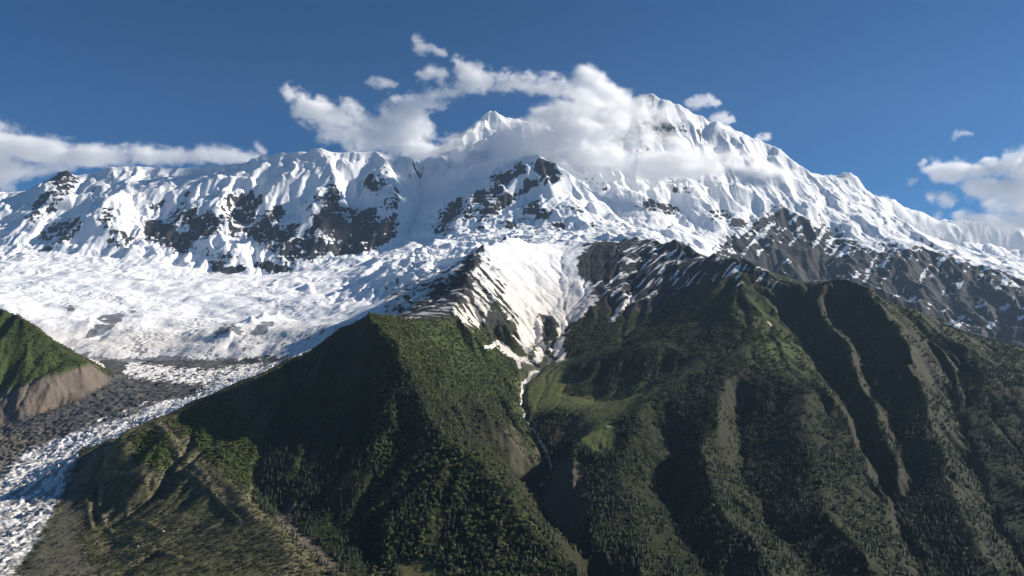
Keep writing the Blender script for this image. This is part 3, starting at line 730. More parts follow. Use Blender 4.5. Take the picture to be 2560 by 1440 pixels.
def plain(name, col, rough=0.8, var=0.3, scale=0.3, bump=0.0):
    m, n, l = new_mat(name)
    out = n.new('ShaderNodeOutputMaterial'); bs = n.new('ShaderNodeBsdfPrincipled')
    tc = n.new('ShaderNodeTexCoord')
    t = n.new('ShaderNodeTexNoise'); t.inputs['Scale'].default_value = scale; t.inputs['Detail'].default_value = 4
    l.new(tc.outputs['Object'], t.inputs['Vector'])
    oi = n.new('ShaderNodeObjectInfo')
    a = n.new('ShaderNodeMath'); a.operation = 'MULTIPLY_ADD'; a.inputs[1].default_value = 0.6; l.new(oi.outputs['Random'], a.inputs[0])
    l.new(t.outputs['Fac'], a.inputs[2])
    mr = n.new('ShaderNodeMapRange'); mr.inputs['From Min'].default_value = 0.3; mr.inputs['From Max'].default_value = 1.3
    mr.inputs['To Min'].default_value = 1 - var; mr.inputs['To Max'].default_value = 1 + var
    l.new(a.outputs[0], mr.inputs['Value'])
    sc = n.new('ShaderNodeVectorMath'); sc.operation = 'SCALE'; sc.inputs[0].default_value = col
    l.new(mr.outputs[0], sc.inputs['Scale']); l.new(sc.outputs[0], bs.inputs['Base Color'])
    bs.inputs['Roughness'].default_value = rough
    if bump:
        b = n.new('ShaderNodeBump'); b.inputs['Strength'].default_value = bump; l.new(t.outputs['Fac'], b.inputs['Height']); l.new(b.outputs[0], bs.inputs['Normal'])
    l.new(bs.outputs[0], out.inputs['Surface'])
    return m

# ------------------------------------------------------------------ cut the land into its named pieces
P3 = np.stack([X, Y, H], 1).astype(F32)
reg = np.zeros(len(X), np.int32)
def setreg(i, mask): reg[mask] = i
NAMES = ['snow_mountain', 'glacier', 'glacier_basin', 'hillside_left', 'hillside_front', 'forested_spur', 'snow_cirque', 'forested_ridge', 'far_mountain']
# 0 default: the snow mountain behind everything
gl = inpoly(X, Y, ICE_POLY)
setreg(7, (Y < 7000))
SP = plan((920, 780, 3100), (985, 800, 3320), (1060, 798, 3650), (1125, 796, 3950), (1200, 840, 4150), (1290, 905, 4150), (1340, 932, 4120), (1305, 960, 3970), (1303, 1000, 3740), (1311, 1040, 3500), (1340, 1085, 3270), (1370, 1130, 3080), (1378, 1165, 2970), (1350, 1198, 2890), (1338, 1235, 2780), (1362, 1295, 2580), (1402, 1360, 2380), (1460, 1440, 2130), (1600, 1650, 1700), (1700, 1800, 1300), (1000, 1640, 1300), (870, 1440, 1780), (770, 1350, 2010), (700, 1290, 2190), (640, 1245, 2320), (640, 1200, 2440), (660, 1150, 2560), (640, 1100, 2720), (690, 1000, 3060), (705, 930, 3250))
left_of_cirque = inpoly(X, Y, plan((985, 800, 3320), (700, 880, 3700), (760, 890, 4200), (900, 820, 4700), (920, 790, 5200), (860, 780, 6000), (900, 700, 7000), (1500, 590, 7000), (1780, 600, 7000), (1700, 606, 5800), (1640, 800, 4560), (1430, 900, 4320), (1340, 932, 4120), (1290, 905, 4150), (1200, 840, 4150), (1125, 796, 3950), (1060, 798, 3650)))
setreg(4, (Y < 3900) & (PX0 < 900))
setreg(6, left_of_cirque)
setreg(5, inpoly(X, Y, SP))
setreg(2, (Y >= 5100) & (Y < 8000) & (PX0 < 960) & (reg != 6))
setreg(3, (PX0 < 400) & (Y < 5150) & ~gl & (Y > 3450) & (reg != 6))
setreg(1, gl & (Y < 5200))
setreg(2, gl & (Y >= 5200))
setreg(8, (Y > 11700) & (PX0 > 2140))
# vertex region -> face region
idx = np.arange(NR * NC).reshape(NR, NC)
q = np.stack([idx[:-1, :-1], idx[:-1, 1:], idx[1:, 1:], idx[1:, :-1]], -1).reshape(-1, 4)
freg = reg[q[:, 0]]
NOR = np.stack([-zx, -zy, np.ones_like(zx)], 1); NOR /= np.linalg.norm(NOR, axis=1)[:, None]

def link(o):
    scene.collection.objects.link(o); return o

def land_piece(name, label_kind, faces):
    u, inv = np.unique(faces, return_inverse=True)
    inv = inv.reshape(-1, 4).astype(np.int32)
    me = bpy.data.meshes.new(name)
    me.vertices.add(len(u)); me.vertices.foreach_set('co', P3[u].ravel())
    me.loops.add(inv.size); me.loops.foreach_set('vertex_index', inv.ravel())
    me.polygons.add(len(inv)); me.polygons.foreach_set('loop_start', np.arange(len(inv), dtype=np.int32) * 4)
    me.update(calc_edges=True)
    me.polygons.foreach_set('use_smooth', np.ones(len(inv), bool))
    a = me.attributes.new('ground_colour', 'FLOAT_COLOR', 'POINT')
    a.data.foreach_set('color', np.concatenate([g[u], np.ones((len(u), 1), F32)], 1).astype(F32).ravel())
    a = me.attributes.new('snow', 'FLOAT', 'POINT'); a.data.foreach_set('value', snow[u].astype(F32))
    a = me.attributes.new('dust', 'FLOAT', 'POINT'); a.data.foreach_set('value', dirt[u].astype(F32))
    me.normals_split_custom_set_from_vertices(NOR[u])
    me.materials.append(LAND)
    o = link(bpy.data.objects.new(name, me))
    o['kind'] = 'structure'
    return o
LABELS = {
 'snow_mountain': ('huge snow covered mountain with rock bands and its summit in cloud', 'mountain'),
 'glacier': ('broken white and debris covered glacier tongue flowing down to the lower left', 'glacier'),
 'glacier_basin': ('wide snowy ice basin below the left part of the mountain', 'glacier'),
 'hillside_left': ('green hillside with bare tan moraine wall at the left edge', 'hillside'),
 'hillside_front': ('scrubby brown moraine hillside at the lower left beside the glacier', 'hillside'),
 'forested_spur': ('dark forested spur with pointed top in the middle of the picture', 'hill'),
 'snow_cirque': ('snow filled bowl between two rocky ridges above the stream', 'mountain'),
 'forested_ridge': ('long dark forested ridge filling the right side', 'hill'),
 'far_mountain': ('pale far snow ridge under the cloud at the right edge', 'mountain')}
pieces = {}
for i, nm in enumerate(NAMES):
    fs = q[freg == i]
    if len(fs):
        pieces[nm] = land_piece(nm, None, fs)
        pieces[nm]['label'], pieces[nm]['category'] = LABELS[nm]
print('land', round(time.time() - T0, 1), len(q))

# ------------------------------------------------------------------ sampling the finished land
def land_at(x, y):
    x = np.asarray(x, float); y = np.asarray(y, float)
    j = np.clip(np.searchsorted(rowsY, y) - 1, 0, NR - 2)
    b = np.clip((y - rowsY[j]) / (rowsY[j + 1] - rowsY[j]), 0, 1)
    fu = np.clip((x / (y + 250) - us[0]) / (us[1] - us[0]), 0, NC - 1.001)
    i = fu.astype(int); a = fu - i
    return j, i, a, b
def land_z(x, y):
    j, i, a, b = land_at(x, y)
    return (H2[j, i] * (1 - a) + H2[j, i + 1] * a) * (1 - b) + (H2[j + 1, i] * (1 - a) + H2[j + 1, i + 1] * a) * b
ELEV = H2 / np.hypot(GXv, GYv)
SEEN = ELEV >= np.maximum.accumulate(ELEV, 0) - 1e-6
def hit(px, py, ymin=1350.0, ymax=13500.0):
    """first land point under a photo pixel"""
    ys = np.arange(ymin, ymax, 6.0)
    w = np.array([W(px, py, 1000.0)])[0] / 1000.0
    zs = land_z(w[0] * ys, ys)
    k = np.argmax(zs > w[2] * ys)
    return (w[0] * ys[k], ys[k], zs[k])

def mesh_obj(name, verts, faces, mat, smooth=False, parent=None):
    me = bpy.data.meshes.new(name)
    me.from_pydata([tuple(map(float, v)) for v in verts], [], [tuple(map(int, f)) for f in faces])
    if smooth: me.polygons.foreach_set('use_smooth', np.ones(len(faces), bool))
    me.materials.append(mat); me.update()
    o = link(bpy.data.objects.new(name, me))
    if parent: o.parent = parent
    return o

def tag(o, label, cat, group=None, kind=None):
    o['label'] = label; o['category'] = cat
    if group: o['group'] = group
    if kind: o['kind'] = kind
    return o

# ------------------------------------------------------------------ stream
def water_material():
    m, n, l = new_mat('meltwater')
    out = n.new('ShaderNodeOutputMaterial'); bs = n.new('ShaderNodeBsdfPrincipled')
    geo = n.new('ShaderNodeNewGeometry')
    t = n.new('ShaderNodeTexNoise'); t.inputs['Scale'].default_value = 0.12; t.inputs['Detail'].default_value = 4
    l.new(geo.outputs['Position'], t.inputs['Vector'])
    r = n.new('ShaderNodeValToRGB'); r.color_ramp.elements[0].position = 0.35; r.color_ramp.elements[1].position = 0.6
    r.color_ramp.elements[0].color = (0.30, 0.29, 0.26, 1); r.color_ramp.elements[1].color = (0.62, 0.60, 0.56, 1)
    l.new(t.outputs['Fac'], r.inputs[0]); l.new(r.outputs[0], bs.inputs['Base Color'])
    bs.inputs['Roughness'].default_value = 0.35
    l.new(bs.outputs[0], out.inputs['Surface'])
    return m
WATER = water_material()
def stream(name, pts, label):
    """pts: (px, py, Y, width m) along the valley floor"""
    P = np.array([list(W(*p[:3])[:2]) + [p[3]] for p in pts])
    q = []
    for a, b in zip(P[:-1], P[1:]):
        n_ = max(2, int(np.hypot(*(b - a)[:2]) / 6))
        q += [a + (b - a) * t for t in np.linspace(0, 1, n_, endpoint=False)]
    q = np.array(q + [P[-1]])
    for _ in range(6): q[1:-1] = (q[:-2] + 2 * q[1:-1] + q[2:]) / 4
    q[:, 0] += fbm(q[:, 0] / 60, q[:, 1] / 60, 3, 81) * 16
    d = np.gradient(q[:, :2], axis=0); d /= np.linalg.norm(d, axis=1)[:, None] + 1e-9
    nrm = np.stack([-d[:, 1], d[:, 0]], 1)
    wv = q[:, 2] * (1 + 0.5 * fbm(q[:, 0] / 40, q[:, 1] / 40, 2, 82))
    lanes = np.linspace(-0.5, 0.5, 4)
    V3 = []
    for s in lanes:
        xy = q[:, :2] + nrm * (wv * s)[:, None]
        V3.append(np.column_stack([xy, land_z(xy[:, 0], xy[:, 1]) + 1.6]))
    n_ = len(q); verts = np.concatenate(V3)
    faces = [(k * n_ + i, k * n_ + i + 1, (k + 1) * n_ + i + 1, (k + 1) * n_ + i) for k in range(3) for i in range(n_ - 1)]
    o = mesh_obj(name, verts, faces, WATER, True)
    return tag(o, label, 'stream', kind='structure')
stream('stream', [(1347, 850, 4600, 16), (1358, 872, 4480, 18), (1385, 902, 4300, 16), (1340, 932, 4120, 20), (1305, 960, 3970, 15), (1303, 1000, 3740, 10), (1311, 1040, 3500, 9), (1340, 1085, 3330, 9), (1370, 1130, 3160, 9), (1378, 1165, 3060, 6), (1352, 1196, 3000, 3)],
       'pale meltwater stream winding from the snow bowl down into the gorge')

# ------------------------------------------------------------------ trees
CONIFER = plain('conifer_needles', (0.036, 0.052, 0.024), 0.8, 0.35, 0.4)
LEAF = plain('broad_leaves', (0.112, 0.128, 0.032), 0.75, 0.35, 0.5)
BARK = plain('bark', (0.06, 0.045, 0.035), 0.9, 0.2, 2.0)
SCRUBM = plain('scrub_leaves', (0.040, 0.050, 0.018), 0.85, 0.35, 0.6)

def conifer_crown(seed, tiers=8, arms=8):
    """unit-height crown: drooping boughs in whorls round a thin core, frayed outline"""
    r = np.random.default_rng(seed)
    v, f = [], []
    for t in range(tiers):
        z0 = 0.12 + 0.84 * t / tiers
        rad = (0.235 + 0.03 * r.standard_normal()) * (1 - t / tiers) ** 0.85 + 0.012
        ph = r.uniform(0, 6.28)
        for a in range(arms if t < tiers - 3 else arms - 2):
            an = ph + 6.2832 * a / arms + r.uniform(-0.25, 0.25)
            L = rad * r.uniform(0.65, 1.2)
            c, s = math.cos(an), math.sin(an)
            wd = L * 0.42
            zt = z0 + 0.13 * r.uniform(0.8, 1.2); ze = z0 - 0.035 * r.uniform(0.2, 1.6)
            k = len(v)
            v += [(0, 0, zt), (c * L * 0.6 - s * wd, s * L * 0.6 + c * wd, z0 + 0.035), (c * L, s * L, ze), (c * L * 0.6 + s * wd, s * L * 0.6 - c * wd, z0 + 0.035)]
            f += [(k, k + 1, k + 2), (k, k + 2, k + 3)]
    k = len(v)
    v += [(0.03 * math.cos(i * 1.571), 0.03 * math.sin(i * 1.571), 0.15) for i in range(4)] + [(0, 0, 1.0)]
    f += [(k + i, k + (i + 1) % 4, k + 4) for i in range(4)]
    return v, f
def leafy_crown(seed, n=110):
    """unit-height rounded crown made of separate leaf clumps"""
    r = np.random.default_rng(seed)
    v, f = [], []
    lobes = [(r.uniform(-.22, .22), r.uniform(-.22, .22), r.uniform(.35, .75), r.uniform(.2, .34)) for _ in range(6)]
    for i in range(n):
        lx, ly, lz, lr = lobes[i % 6]
        d = r.standard_normal(3); d /= np.linalg.norm(d)
        c = np.array((lx, ly, lz)) + d * lr * r.uniform(.55, 1.05)
        c[2] = max(c[2], 0.08)
        a = np.cross(d + r.standard_normal(3) * .5, r.standard_normal(3)); a /= np.linalg.norm(a)
        b = np.cross(a, d + r.standard_normal(3) * .4); b /= np.linalg.norm(b)
        s = r.uniform(.08, .15); k = len(v)
        v += [c + a * s, c + b * s, c - a * s, c - b * s * .7]
        f += [(k, k + 1, k + 2), (k, k + 2, k + 3)]
    return v, f
def trunk_geo(h=0.3, r0=0.022):
    v = [(r0 * math.cos(i * 1.0472), r0 * math.sin(i * 1.0472), -0.05) for i in range(6)] + [(r0 * .6 * math.cos(i * 1.0472), r0 * .6 * math.sin(i * 1.0472), h) for i in range(6)]
    return v, [(i, (i + 1) % 6, 6 + (i + 1) % 6, 6 + i) for i in range(6)]

def me_of(name, geo, mat):
    me = bpy.data.meshes.new(name); me.from_pydata([tuple(map(float, p)) for p in geo[0]], [], geo[1]); me.materials.append(mat); me.update(); return me
CON_ME = [me_of('conifer_crown', conifer_crown(100 + i, 8 if i % 2 else 7, 8), CONIFER) for i in range(4)]
LEAF_ME = [me_of('leafy_crown', leafy_crown(200 + i), LEAF) for i in range(3)]
SCRUB_ME = [me_of('scrub_crown', leafy_crown(300 + i, 60), SCRUBM) for i in range(2)]
TRUNK_ME = me_of('trunk', trunk_geo(), BARK)

# candidate places, spread evenly over the ground
tr = np.random.default_rng(21)
cellA = (np.gradient(rowsY)[:, None] * np.gradient(GXv, axis=1))
near_rows = np.where(rowsY < 5000)[0]
Aw = cellA[near_rows] * np.where((GYv[near_rows] < 3400) & (GXv[near_rows] < -300), 2.2, 1.0); Aw = Aw.ravel(); Aw /= Aw.sum()
NCAND = 330000
ci = tr.choice(len(Aw), NCAND, p=Aw)
rj, ri = near_rows[ci // NC], ci % NC
yy = rowsY[rj] + tr.uniform(0, 1, NCAND) * np.gradient(rowsY)[rj]
xx = (us[ri] + tr.uniform(0, 1, NCAND) * (us[1] - us[0])) * (yy + 250)
vi = rj * NC + ri
zz = land_z(xx, yy)
tpx, tpy = project(xx, yy, zz)
treg, tsl, tsn, tcv, tna, tnb = reg[vi], slope[vi], snow[vi], curv[vi], n_a[vi], n_b[vi]
okk = (tsn < 0.35) & (tsl < 1.6)
def P_(poly, soft=20): return softpoly(tpx + tnb * 20, tpy + tna * 16, poly, soft)
meadow = np.maximum.reduce([P_([(1310, 930), (1400, 900), (1500, 960), (1640, 950), (1600, 1000), (1520, 1050), (1400, 1030), (1290, 1030)]) * (yy < 4600), P_([(1440, 1090), (1515, 1050), (1545, 1070), (1520, 1135), (1460, 1120)], 14) * (yy < 3600),
    P_([(1000, 1400), (1060, 1395), (1110, 1425), (1120, 1480), (1000, 1480)], 12) * (yy < 2300), P_([(1390, 1150), (1425, 1140), (1465, 1200), (1470, 1280), (1440, 1370), (1390, 1330), (1350, 1260)], 12) * (yy < 3200),
    P_([(725, 1240), (745, 1260), (735, 1300), (780, 1350), (870, 1440), (820, 1420), (690, 1300)], 14) * (yy < 3000), P_([(1290, 860), (1400, 850), (1400, 960), (1300, 960)], 14), P_([(1240, 1080), (1300, 1060), (1375, 1150), (1330, 1200), (1270, 1170)], 16) * 0.75])
dk = P_([(1430, 900), (1640, 860), (1640, 950), (1540, 1005), (1440, 990)], 14) * (yy > 3500) * (yy < 4300)   # wooded knoll above the meadow
rib = np.clip(0.5 + tcv * 0.18, 0, 1)
den_c = np.where(treg == 5, sstep(840, 1040, tpy) * 0.9, 0) + np.where(treg == 7, sstep(840, 1000, tpy) * (0.3 + 0.7 * rib), 0)
clump = fbm(xx / 130, yy / 130, 3, 91)
den_c = den_c * (0.12 + 1.35 * sstep(-0.22, 0.2, 0.5 * tna + 0.7 * tnb + 0.8 * clump)) * (1 - 0.96 * meadow) + dk * 0.8
den_c = np.where((treg == 5) & (tpx < 900) & (tpy < 1050), den_c * 0.15, den_c)
den_c = np.where((treg == 5) & (tpx < 830) & (tpy < 1250), den_c * 0.5, den_c)
den_l = np.where(treg == 7, sstep(660, 800, tpy) * (0.2 + 0.8 * rib) * sstep(0.0, 0.3, 0.2 + tna + 0.5 * tnb), 0) + np.where((treg == 5) & (tpx > 930), 0.75, 0) + np.where(treg == 6, sstep(780, 850, tpy) * 0.5, 0)
den_l = den_l * (1 - meadow) * sstep(420, 300, zz)
mw = moraine_wall[vi]
den_l = np.where(treg == 3, 0.75 * (1 - np.clip(mw * 1.6, 0, 1)), den_l)
ds = np.where(treg == 4, 0.75, 0) * (0.35 + 0.65 * sstep(-0.25, 0.15, tnb + tna * 0.6))
grey = softpoly(tpx, tpy, [(60, 1440), (95, 1370), (130, 1310), (170, 1230), (210, 1140), (300, 1080), (290, 1110), (240, 1150), (200, 1250), (190, 1340), (240, 1440), (200, 1640), (-50, 1640)], 18)
ds = ds * (1 - grey * 0.75)
ds = np.where((treg == 5) & (tpx < 900), 0.6 * (1 - meadow), ds)
green_pocket = np.maximum(P_([(330, 1090), (400, 1070), (450, 1130), (400, 1180), (340, 1140)], 12), 0.8 * P_([(420, 1050), (560, 1000), (640, 1060), (655, 1150), (640, 1220), (600, 1220), (520, 1140), (440, 1070)], 16)) * (treg == 4)
u1 = tr.uniform(0, 1, NCAND)
is_con = okk & (u1 < den_c * np.where(treg == 5, 0.5, 0.8))
is_leaf = okk & ~is_con & (tr.uniform(0, 1, NCAND) < np.maximum(den_l * 0.5, green_pocket * 0.5))
is_scrub = okk & ~is_con & ~is_leaf & (tr.uniform(0, 1, NCAND) < ds)
hgt = np.where(is_con, (7 + 20 * tr.uniform(0, 1, NCAND) ** 1.5) * (0.85 + 0.3 * tna), np.where(is_leaf, tr.uniform(6, 15, NCAND), tr.uniform(2.6, 6.5, NCAND)))
hgt = np.where(is_leaf & ((treg == 4) | (treg == 3)), hgt * 0.72, hgt)
inframe = (tpx > 10) & (tpx < 2550) & (tpy < 1435) & (tpy > 0) & SEEN[rj, ri]
print('trees', is_con.sum(), is_leaf.sum(), is_scrub.sum(), round(time.time() - T0, 1))

def stand(kind, k):
    """one tree of its own: an Empty at the foot, trunk and crown under it"""
    nm = 'conifer_tree' if kind == 'c' else 'broadleaf_tree'
    o = link(bpy.data.objects.new(nm, None))
    o.empty_display_size = 1
    o.location = (xx[k], yy[k], zz[k] - 0.3)
    h = hgt[k]; w = h * tr.uniform(0.9, 1.15) * (0.95 if kind == 'c' else 1.25)
    o.rotation_euler = (0, 0, tr.uniform(0, 6.28)); o.scale = (w, w, h)
    cm = (CON_ME[k % 4] if kind == 'c' else LEAF_ME[k % 3])
    for pn, me in (('trunk', TRUNK_ME), ('crown', cm)):
        c = link(bpy.data.objects.new(pn, me)); c.parent = o
    return o
def pick(mask, nmax):
    ks = np.where(mask & inframe)[0]
    return ks[np.argsort(-(hgt[ks] / yy[ks]))][:nmax]
chosen = np.zeros(NCAND, bool)
crown_objs = {'c': [], 'l': []}
for kind, mask, nmax in (('c', is_con, 300), ('l', is_leaf, 300)):
    for k in pick(mask, nmax):
        chosen[k] = True
        o = stand(kind, k)
        crown_objs[kind].append(o.children[1] if o.children and o.children[1].name.startswith('crown') else [c for c in o.children if c.name.startswith('crown')][0])
        if kind == 'c':
            if treg[k] == 5 and tpx[k] < 1460 and tpy[k] > 1180: lab, gr = 'dark pointed conifer near the foot of the shaded middle spur', 'conifers at the foot of the middle spur'
            elif treg[k] == 5: lab, gr = 'dark pointed conifer high on the middle spur', 'conifers high on the middle spur'
            elif tpx[k] < 1900: lab, gr = 'dark conifer on the lower slope just right of the gorge', 'conifers right of the gorge'
            else: lab, gr = 'dark conifer on the lower slope near the right edge', 'conifers on the lower right slope'
        else:
            if treg[k] == 4: lab, gr = 'round green bush in a green pocket of the moraine hillside', 'bushes on the moraine hillside'
            elif treg[k] == 3: lab, gr = 'round green bush on the hill at the left edge', 'bushes on the left hill'
            elif treg[k] == 5: lab, gr = 'round green bushy tree on the middle spur', 'bushy trees on the middle spur'
            elif treg[k] == 6: lab, gr = 'small green bushy tree below the snow bowl', 'bushy trees below the snow bowl'
            else: lab, gr = 'round green bushy tree on a rib of the right ridge', 'bushy trees on the right ridge'
        tag(o, lab, 'tree', gr)

def scatter(name, mask, crowns, label, cat):
    """trees nobody could count: points that carry copies of a crown"""
    ks = np.where(mask & ~chosen)[0]
    me = bpy.data.meshes.new(name)
    me.vertices.add(len(ks))
    me.vertices.foreach_set('co', np.column_stack([xx[ks], yy[ks], zz[ks] - 0.3]).astype(F32).ravel())
    sc3 = np.column_stack([hgt[ks] * tr.uniform(.85, 1.2, len(ks)) * (1.0 if 'conifer' in name else 1.25)] * 2 + [hgt[ks]]).astype(F32)
    a = me.attributes.new('tree_size', 'FLOAT_VECTOR', 'POINT'); a.data.foreach_set('vector', sc3.ravel())
    a = me.attributes.new('turn', 'FLOAT', 'POINT'); a.data.foreach_set('value', tr.uniform(0, 6.28, len(ks)).astype(F32))
    a = me.attributes.new('form', 'INT', 'POINT'); a.data.foreach_set('value', tr.integers(0, len(crowns), len(ks)).astype(np.int32))
    o = link(bpy.data.objects.new(name, me))
    tag(o, label, cat, kind='stuff')
    ng = bpy.data.node_groups.new(name, 'GeometryNodeTree')
    ng.interface.new_socket('Geometry', in_out='INPUT', socket_type='NodeSocketGeometry')
    ng.interface.new_socket('Geometry', in_out='OUTPUT', socket_type='NodeSocketGeometry')
    n, l = ng.nodes, ng.links
    gi, go = n.new('NodeGroupInput'), n.new('NodeGroupOutput')
    jn = n.new('GeometryNodeGeometryToInstance')
    for c in crowns:
        oi = n.new('GeometryNodeObjectInfo'); oi.inputs['Object'].default_value = c; oi.transform_space = 'ORIGINAL'
        l.new(oi.outputs['Geometry'], jn.inputs[0])
    ip = n.new('GeometryNodeInstanceOnPoints'); ip.inputs['Pick Instance'].default_value = True
    def att(nm, ty):
        t = n.new('GeometryNodeInputNamedAttribute'); t.data_type = ty; t.inputs['Name'].default_value = nm; return t.outputs[0]
    cx = n.new('ShaderNodeCombineXYZ'); l.new(att('turn', 'FLOAT'), cx.inputs[2])
    l.new(gi.outputs[0], ip.inputs['Points']); l.new(jn.outputs[0], ip.inputs['Instance'])
    l.new(att('form', 'INT'), ip.inputs['Instance Index']); l.new(cx.outputs[0], ip.inputs['Rotation']); l.new(att('tree_size', 'FLOAT_VECTOR'), ip.inputs['Scale'])
    l.new(ip.outputs[0], go.inputs[0])
    md = o.modifiers.new('trees', 'NODES'); md.node_group = ng
    return o
def some(objs, mes):
    out = []
    for me in mes:
        for ob in objs:
            if ob.data is me: out.append(ob); break
    return out
scatter('conifer_forest', is_con, some(crown_objs['c'], CON_ME), 'far conifer forest covering the spur and the right ridge', 'forest')
scatter('broadleaf_woods', is_leaf, some(crown_objs['l'], LEAF_ME), 'green bushes and small trees covering the upper slopes', 'woods')
# low scrub: a few bushes of its own carry the form of the rest
sk = pick(is_scrub, 40); scrub_objs = []
for k in sk:
    chosen[k] = True
    o = link(bpy.data.objects.new('bush', None)); o.location = (xx[k], yy[k], zz[k] - 0.2); o.rotation_euler[2] = tr.uniform(0, 6.28)
    o.scale = (hgt[k] * 1.3, hgt[k] * 1.3, hgt[k])
    tag(o, 'low dry bush on the moraine hillside near the bottom edge', 'bush', 'low bushes near the bottom edge')
    for pn, me in (('stem', TRUNK_ME), ('crown', SCRUB_ME[k % 2])):
        c = link(bpy.data.objects.new(pn, me)); c.parent = o
        if pn == 'crown': scrub_objs.append(c)
scatter('scrub', is_scrub, some(scrub_objs, SCRUB_ME), 'low dry scrub dotted over the moraine hillside', 'scrub')
print('forest', round(time.time() - T0, 1))

# ------------------------------------------------------------------ ice spires on the glacier (parts of it)
def ice_material():
    m, n, l = new_mat('glacier_ice')
    out = n.new('ShaderNodeOutputMaterial'); bs = n.new('ShaderNodeBsdfPrincipled')
    geo = n.new('ShaderNodeNewGeometry')
    t = n.new('ShaderNodeTexNoise'); t.inputs['Scale'].default_value = 0.15; t.inputs['Detail'].default_value = 5
    l.new(geo.outputs['Position'], t.inputs['Vector'])
    r = n.new('ShaderNodeValToRGB'); r.color_ramp.elements[0].position = 0.36; r.color_ramp.elements[1].position = 0.56
    r.color_ramp.elements[0].color = (0.36, 0.37, 0.38, 1); r.color_ramp.elements[1].color = (0.74, 0.75, 0.76, 1)
    l.new(t.outputs['Fac'], r.inputs[0]); l.new(r.outputs[0], bs.inputs['Base Color'])
    bs.inputs['Roughness'].default_value = 0.6
    l.new(bs.outputs[0], out.inputs['Surface'])
    return m
ICE = ice_material()
def spire_geo(seed):
    r = np.random.default_rng(seed); v, f = [], []
    rings, seg = 4, 7
    lean = r.uniform(-.25, .25, 2)
    for t in range(rings):
        z = (-.25, .15, .5, .8)[t]; rad = (.75, .62, .38, .16)[t]
        for s in range(seg):
            a = 6.2832 * s / seg + t * .3
            rr = rad * r.uniform(.7, 1.25)
            v.append((rr * math.cos(a) + lean[0] * max(z, 0), rr * .7 * math.sin(a) + lean[1] * max(z, 0), z + r.uniform(-.08, .08)))
    v.append((lean[0] * 1.1 + r.uniform(-.1, .1), lean[1] * 1.1, 1.0))
    for t in range(rings - 1):
        for s in range(seg):
            a, b = t * seg + s, t * seg + (s + 1) % seg
            f += [(a, b, b + seg), (a, b + seg, a + seg)]
    k = (rings - 1) * seg
    f += [(k + s, k + (s + 1) % seg, rings * seg) for s in range(seg)]
    return v, f
SP_ME = [me_of('ice_spire', spire_geo(500 + i), ICE) for i in range(7)]
made = 0; tries = 0
dist_band = [(700, 920), (600, 952), (500, 997), (400, 1030), (300, 1065), (210, 1105), (120, 1150), (60, 1230), (40, 1330), (0, 1440)]
bx = np.array([p[0] for p in dist_band], float); by = np.array([p[1] for p in dist_band], float)
while made < 170 and tries < 4000:
    tries += 1
    t = tr.uniform(0, 1) ** 1.3 * 6.2
    px = np.interp(t, np.arange(len(bx)), bx); py = np.interp(t, np.arange(len(by)), by)
    wd = np.interp(py, [900, 1000, 1080, 1150, 1300, 1440], [10, 20, 28, 45, 70, 80])
    px += tr.normal() * wd * .6; py += tr.normal() * wd * .45
    if px < -60 or py > 1480: continue
    x, y, z = hit(px, py, 1900, 5200)
    j, i, a, b = land_at(x, y)
    if reg[int(j) * NC + int(i)] != 1: continue
    s = 3.5 + 11 * tr.uniform() ** 2.2; s = s * (1.5 if 380 < px < 620 and tr.uniform() < .5 else 1)
    o = link(bpy.data.objects.new('ice_spire', SP_ME[made % 7])); o.parent = pieces['glacier']
    o.location = (x, y, z - s * .12); o.rotation_euler = (tr.normal() * .12, tr.normal() * .12, tr.uniform(0, 6.28)); o.scale = (s * tr.uniform(.6, 1.5), s * tr.uniform(.5, 1.0), s * tr.uniform(.7, 1.5))
    made += 1
print('spires', made, round(time.time() - T0, 1))

# ------------------------------------------------------------------ boulders and the herders' hut
STONE = plain('pale_stone', (0.42, 0.40, 0.37), 0.9, 0.2, 0.6, 0.4)
def boulder_geo(seed):
    r = np.random.default_rng(seed)
    import bmesh
    bm = bmesh.new(); bmesh.ops.create_icosphere(bm, subdivisions=2, radius=1)
    d = r.standard_normal((8, 3)); d /= np.linalg.norm(d, axis=1)[:, None]; c = r.uniform(.55, .9, 8)
    for vv in bm.verts:
        p = np.array(vv.co)
        for dd, cc in zip(d, c):
            e = p @ dd - cc
            if e > 0: p = p - dd * e
        vv.co = p * (1.1, .85, .75)
    geo = ([tuple(vv.co) for vv in bm.verts], [tuple(x.index for x in ff.verts) for ff in bm.faces])
    bm.free(); return geo
BO = [((567, 1180), 4.2, 'white boulder on the green slope of the moraine hillside'), ((632, 1206), 3.4, 'pale boulder beside the dry gully of the moraine hillside'), ((478, 1080), 3.0, 'small pale boulder high on the moraine hillside under its crest'),
      ((345, 1368), 3.6, 'pale boulder lying low on the scrubby moraine hillside'), ((342, 1290), 3.2, 'pale boulder at the end of a tan earth rib'), ((408, 1330), 4.0, 'pale rock on the bank of the scrubby hillside'),
      ((590, 1165), 2.2, 'smallest white stone right of the white boulder'), ((700, 898), 5.0, 'white boulder on the dark gravel where the spur meets the ice')]
for i, ((px, py), s, lab) in enumerate(BO):
    x, y, z = hit(px, py)
    me = me_of('boulder', boulder_geo(600 + i), STONE)
    o = link(bpy.data.objects.new('boulder', me)); o.location = (x, y, z + s * .25); o.scale = (s, s, s); o.rotation_euler = (0, 0, i * 1.3)
    tag(o, lab, 'boulder')
WOODW = plain('weathered_timber', (0.13, 0.10, 0.08), 0.85, 0.2, 0.8)
ROOFM = plain('pale_roof', (0.40, 0.39, 0.40), 0.7, 0.15, 0.5)
DARK = plain('dark_timber', (0.03, 0.025, 0.02), 0.9, 0.1, 1.0)
hx, hy, hz = hit(1521, 1070)
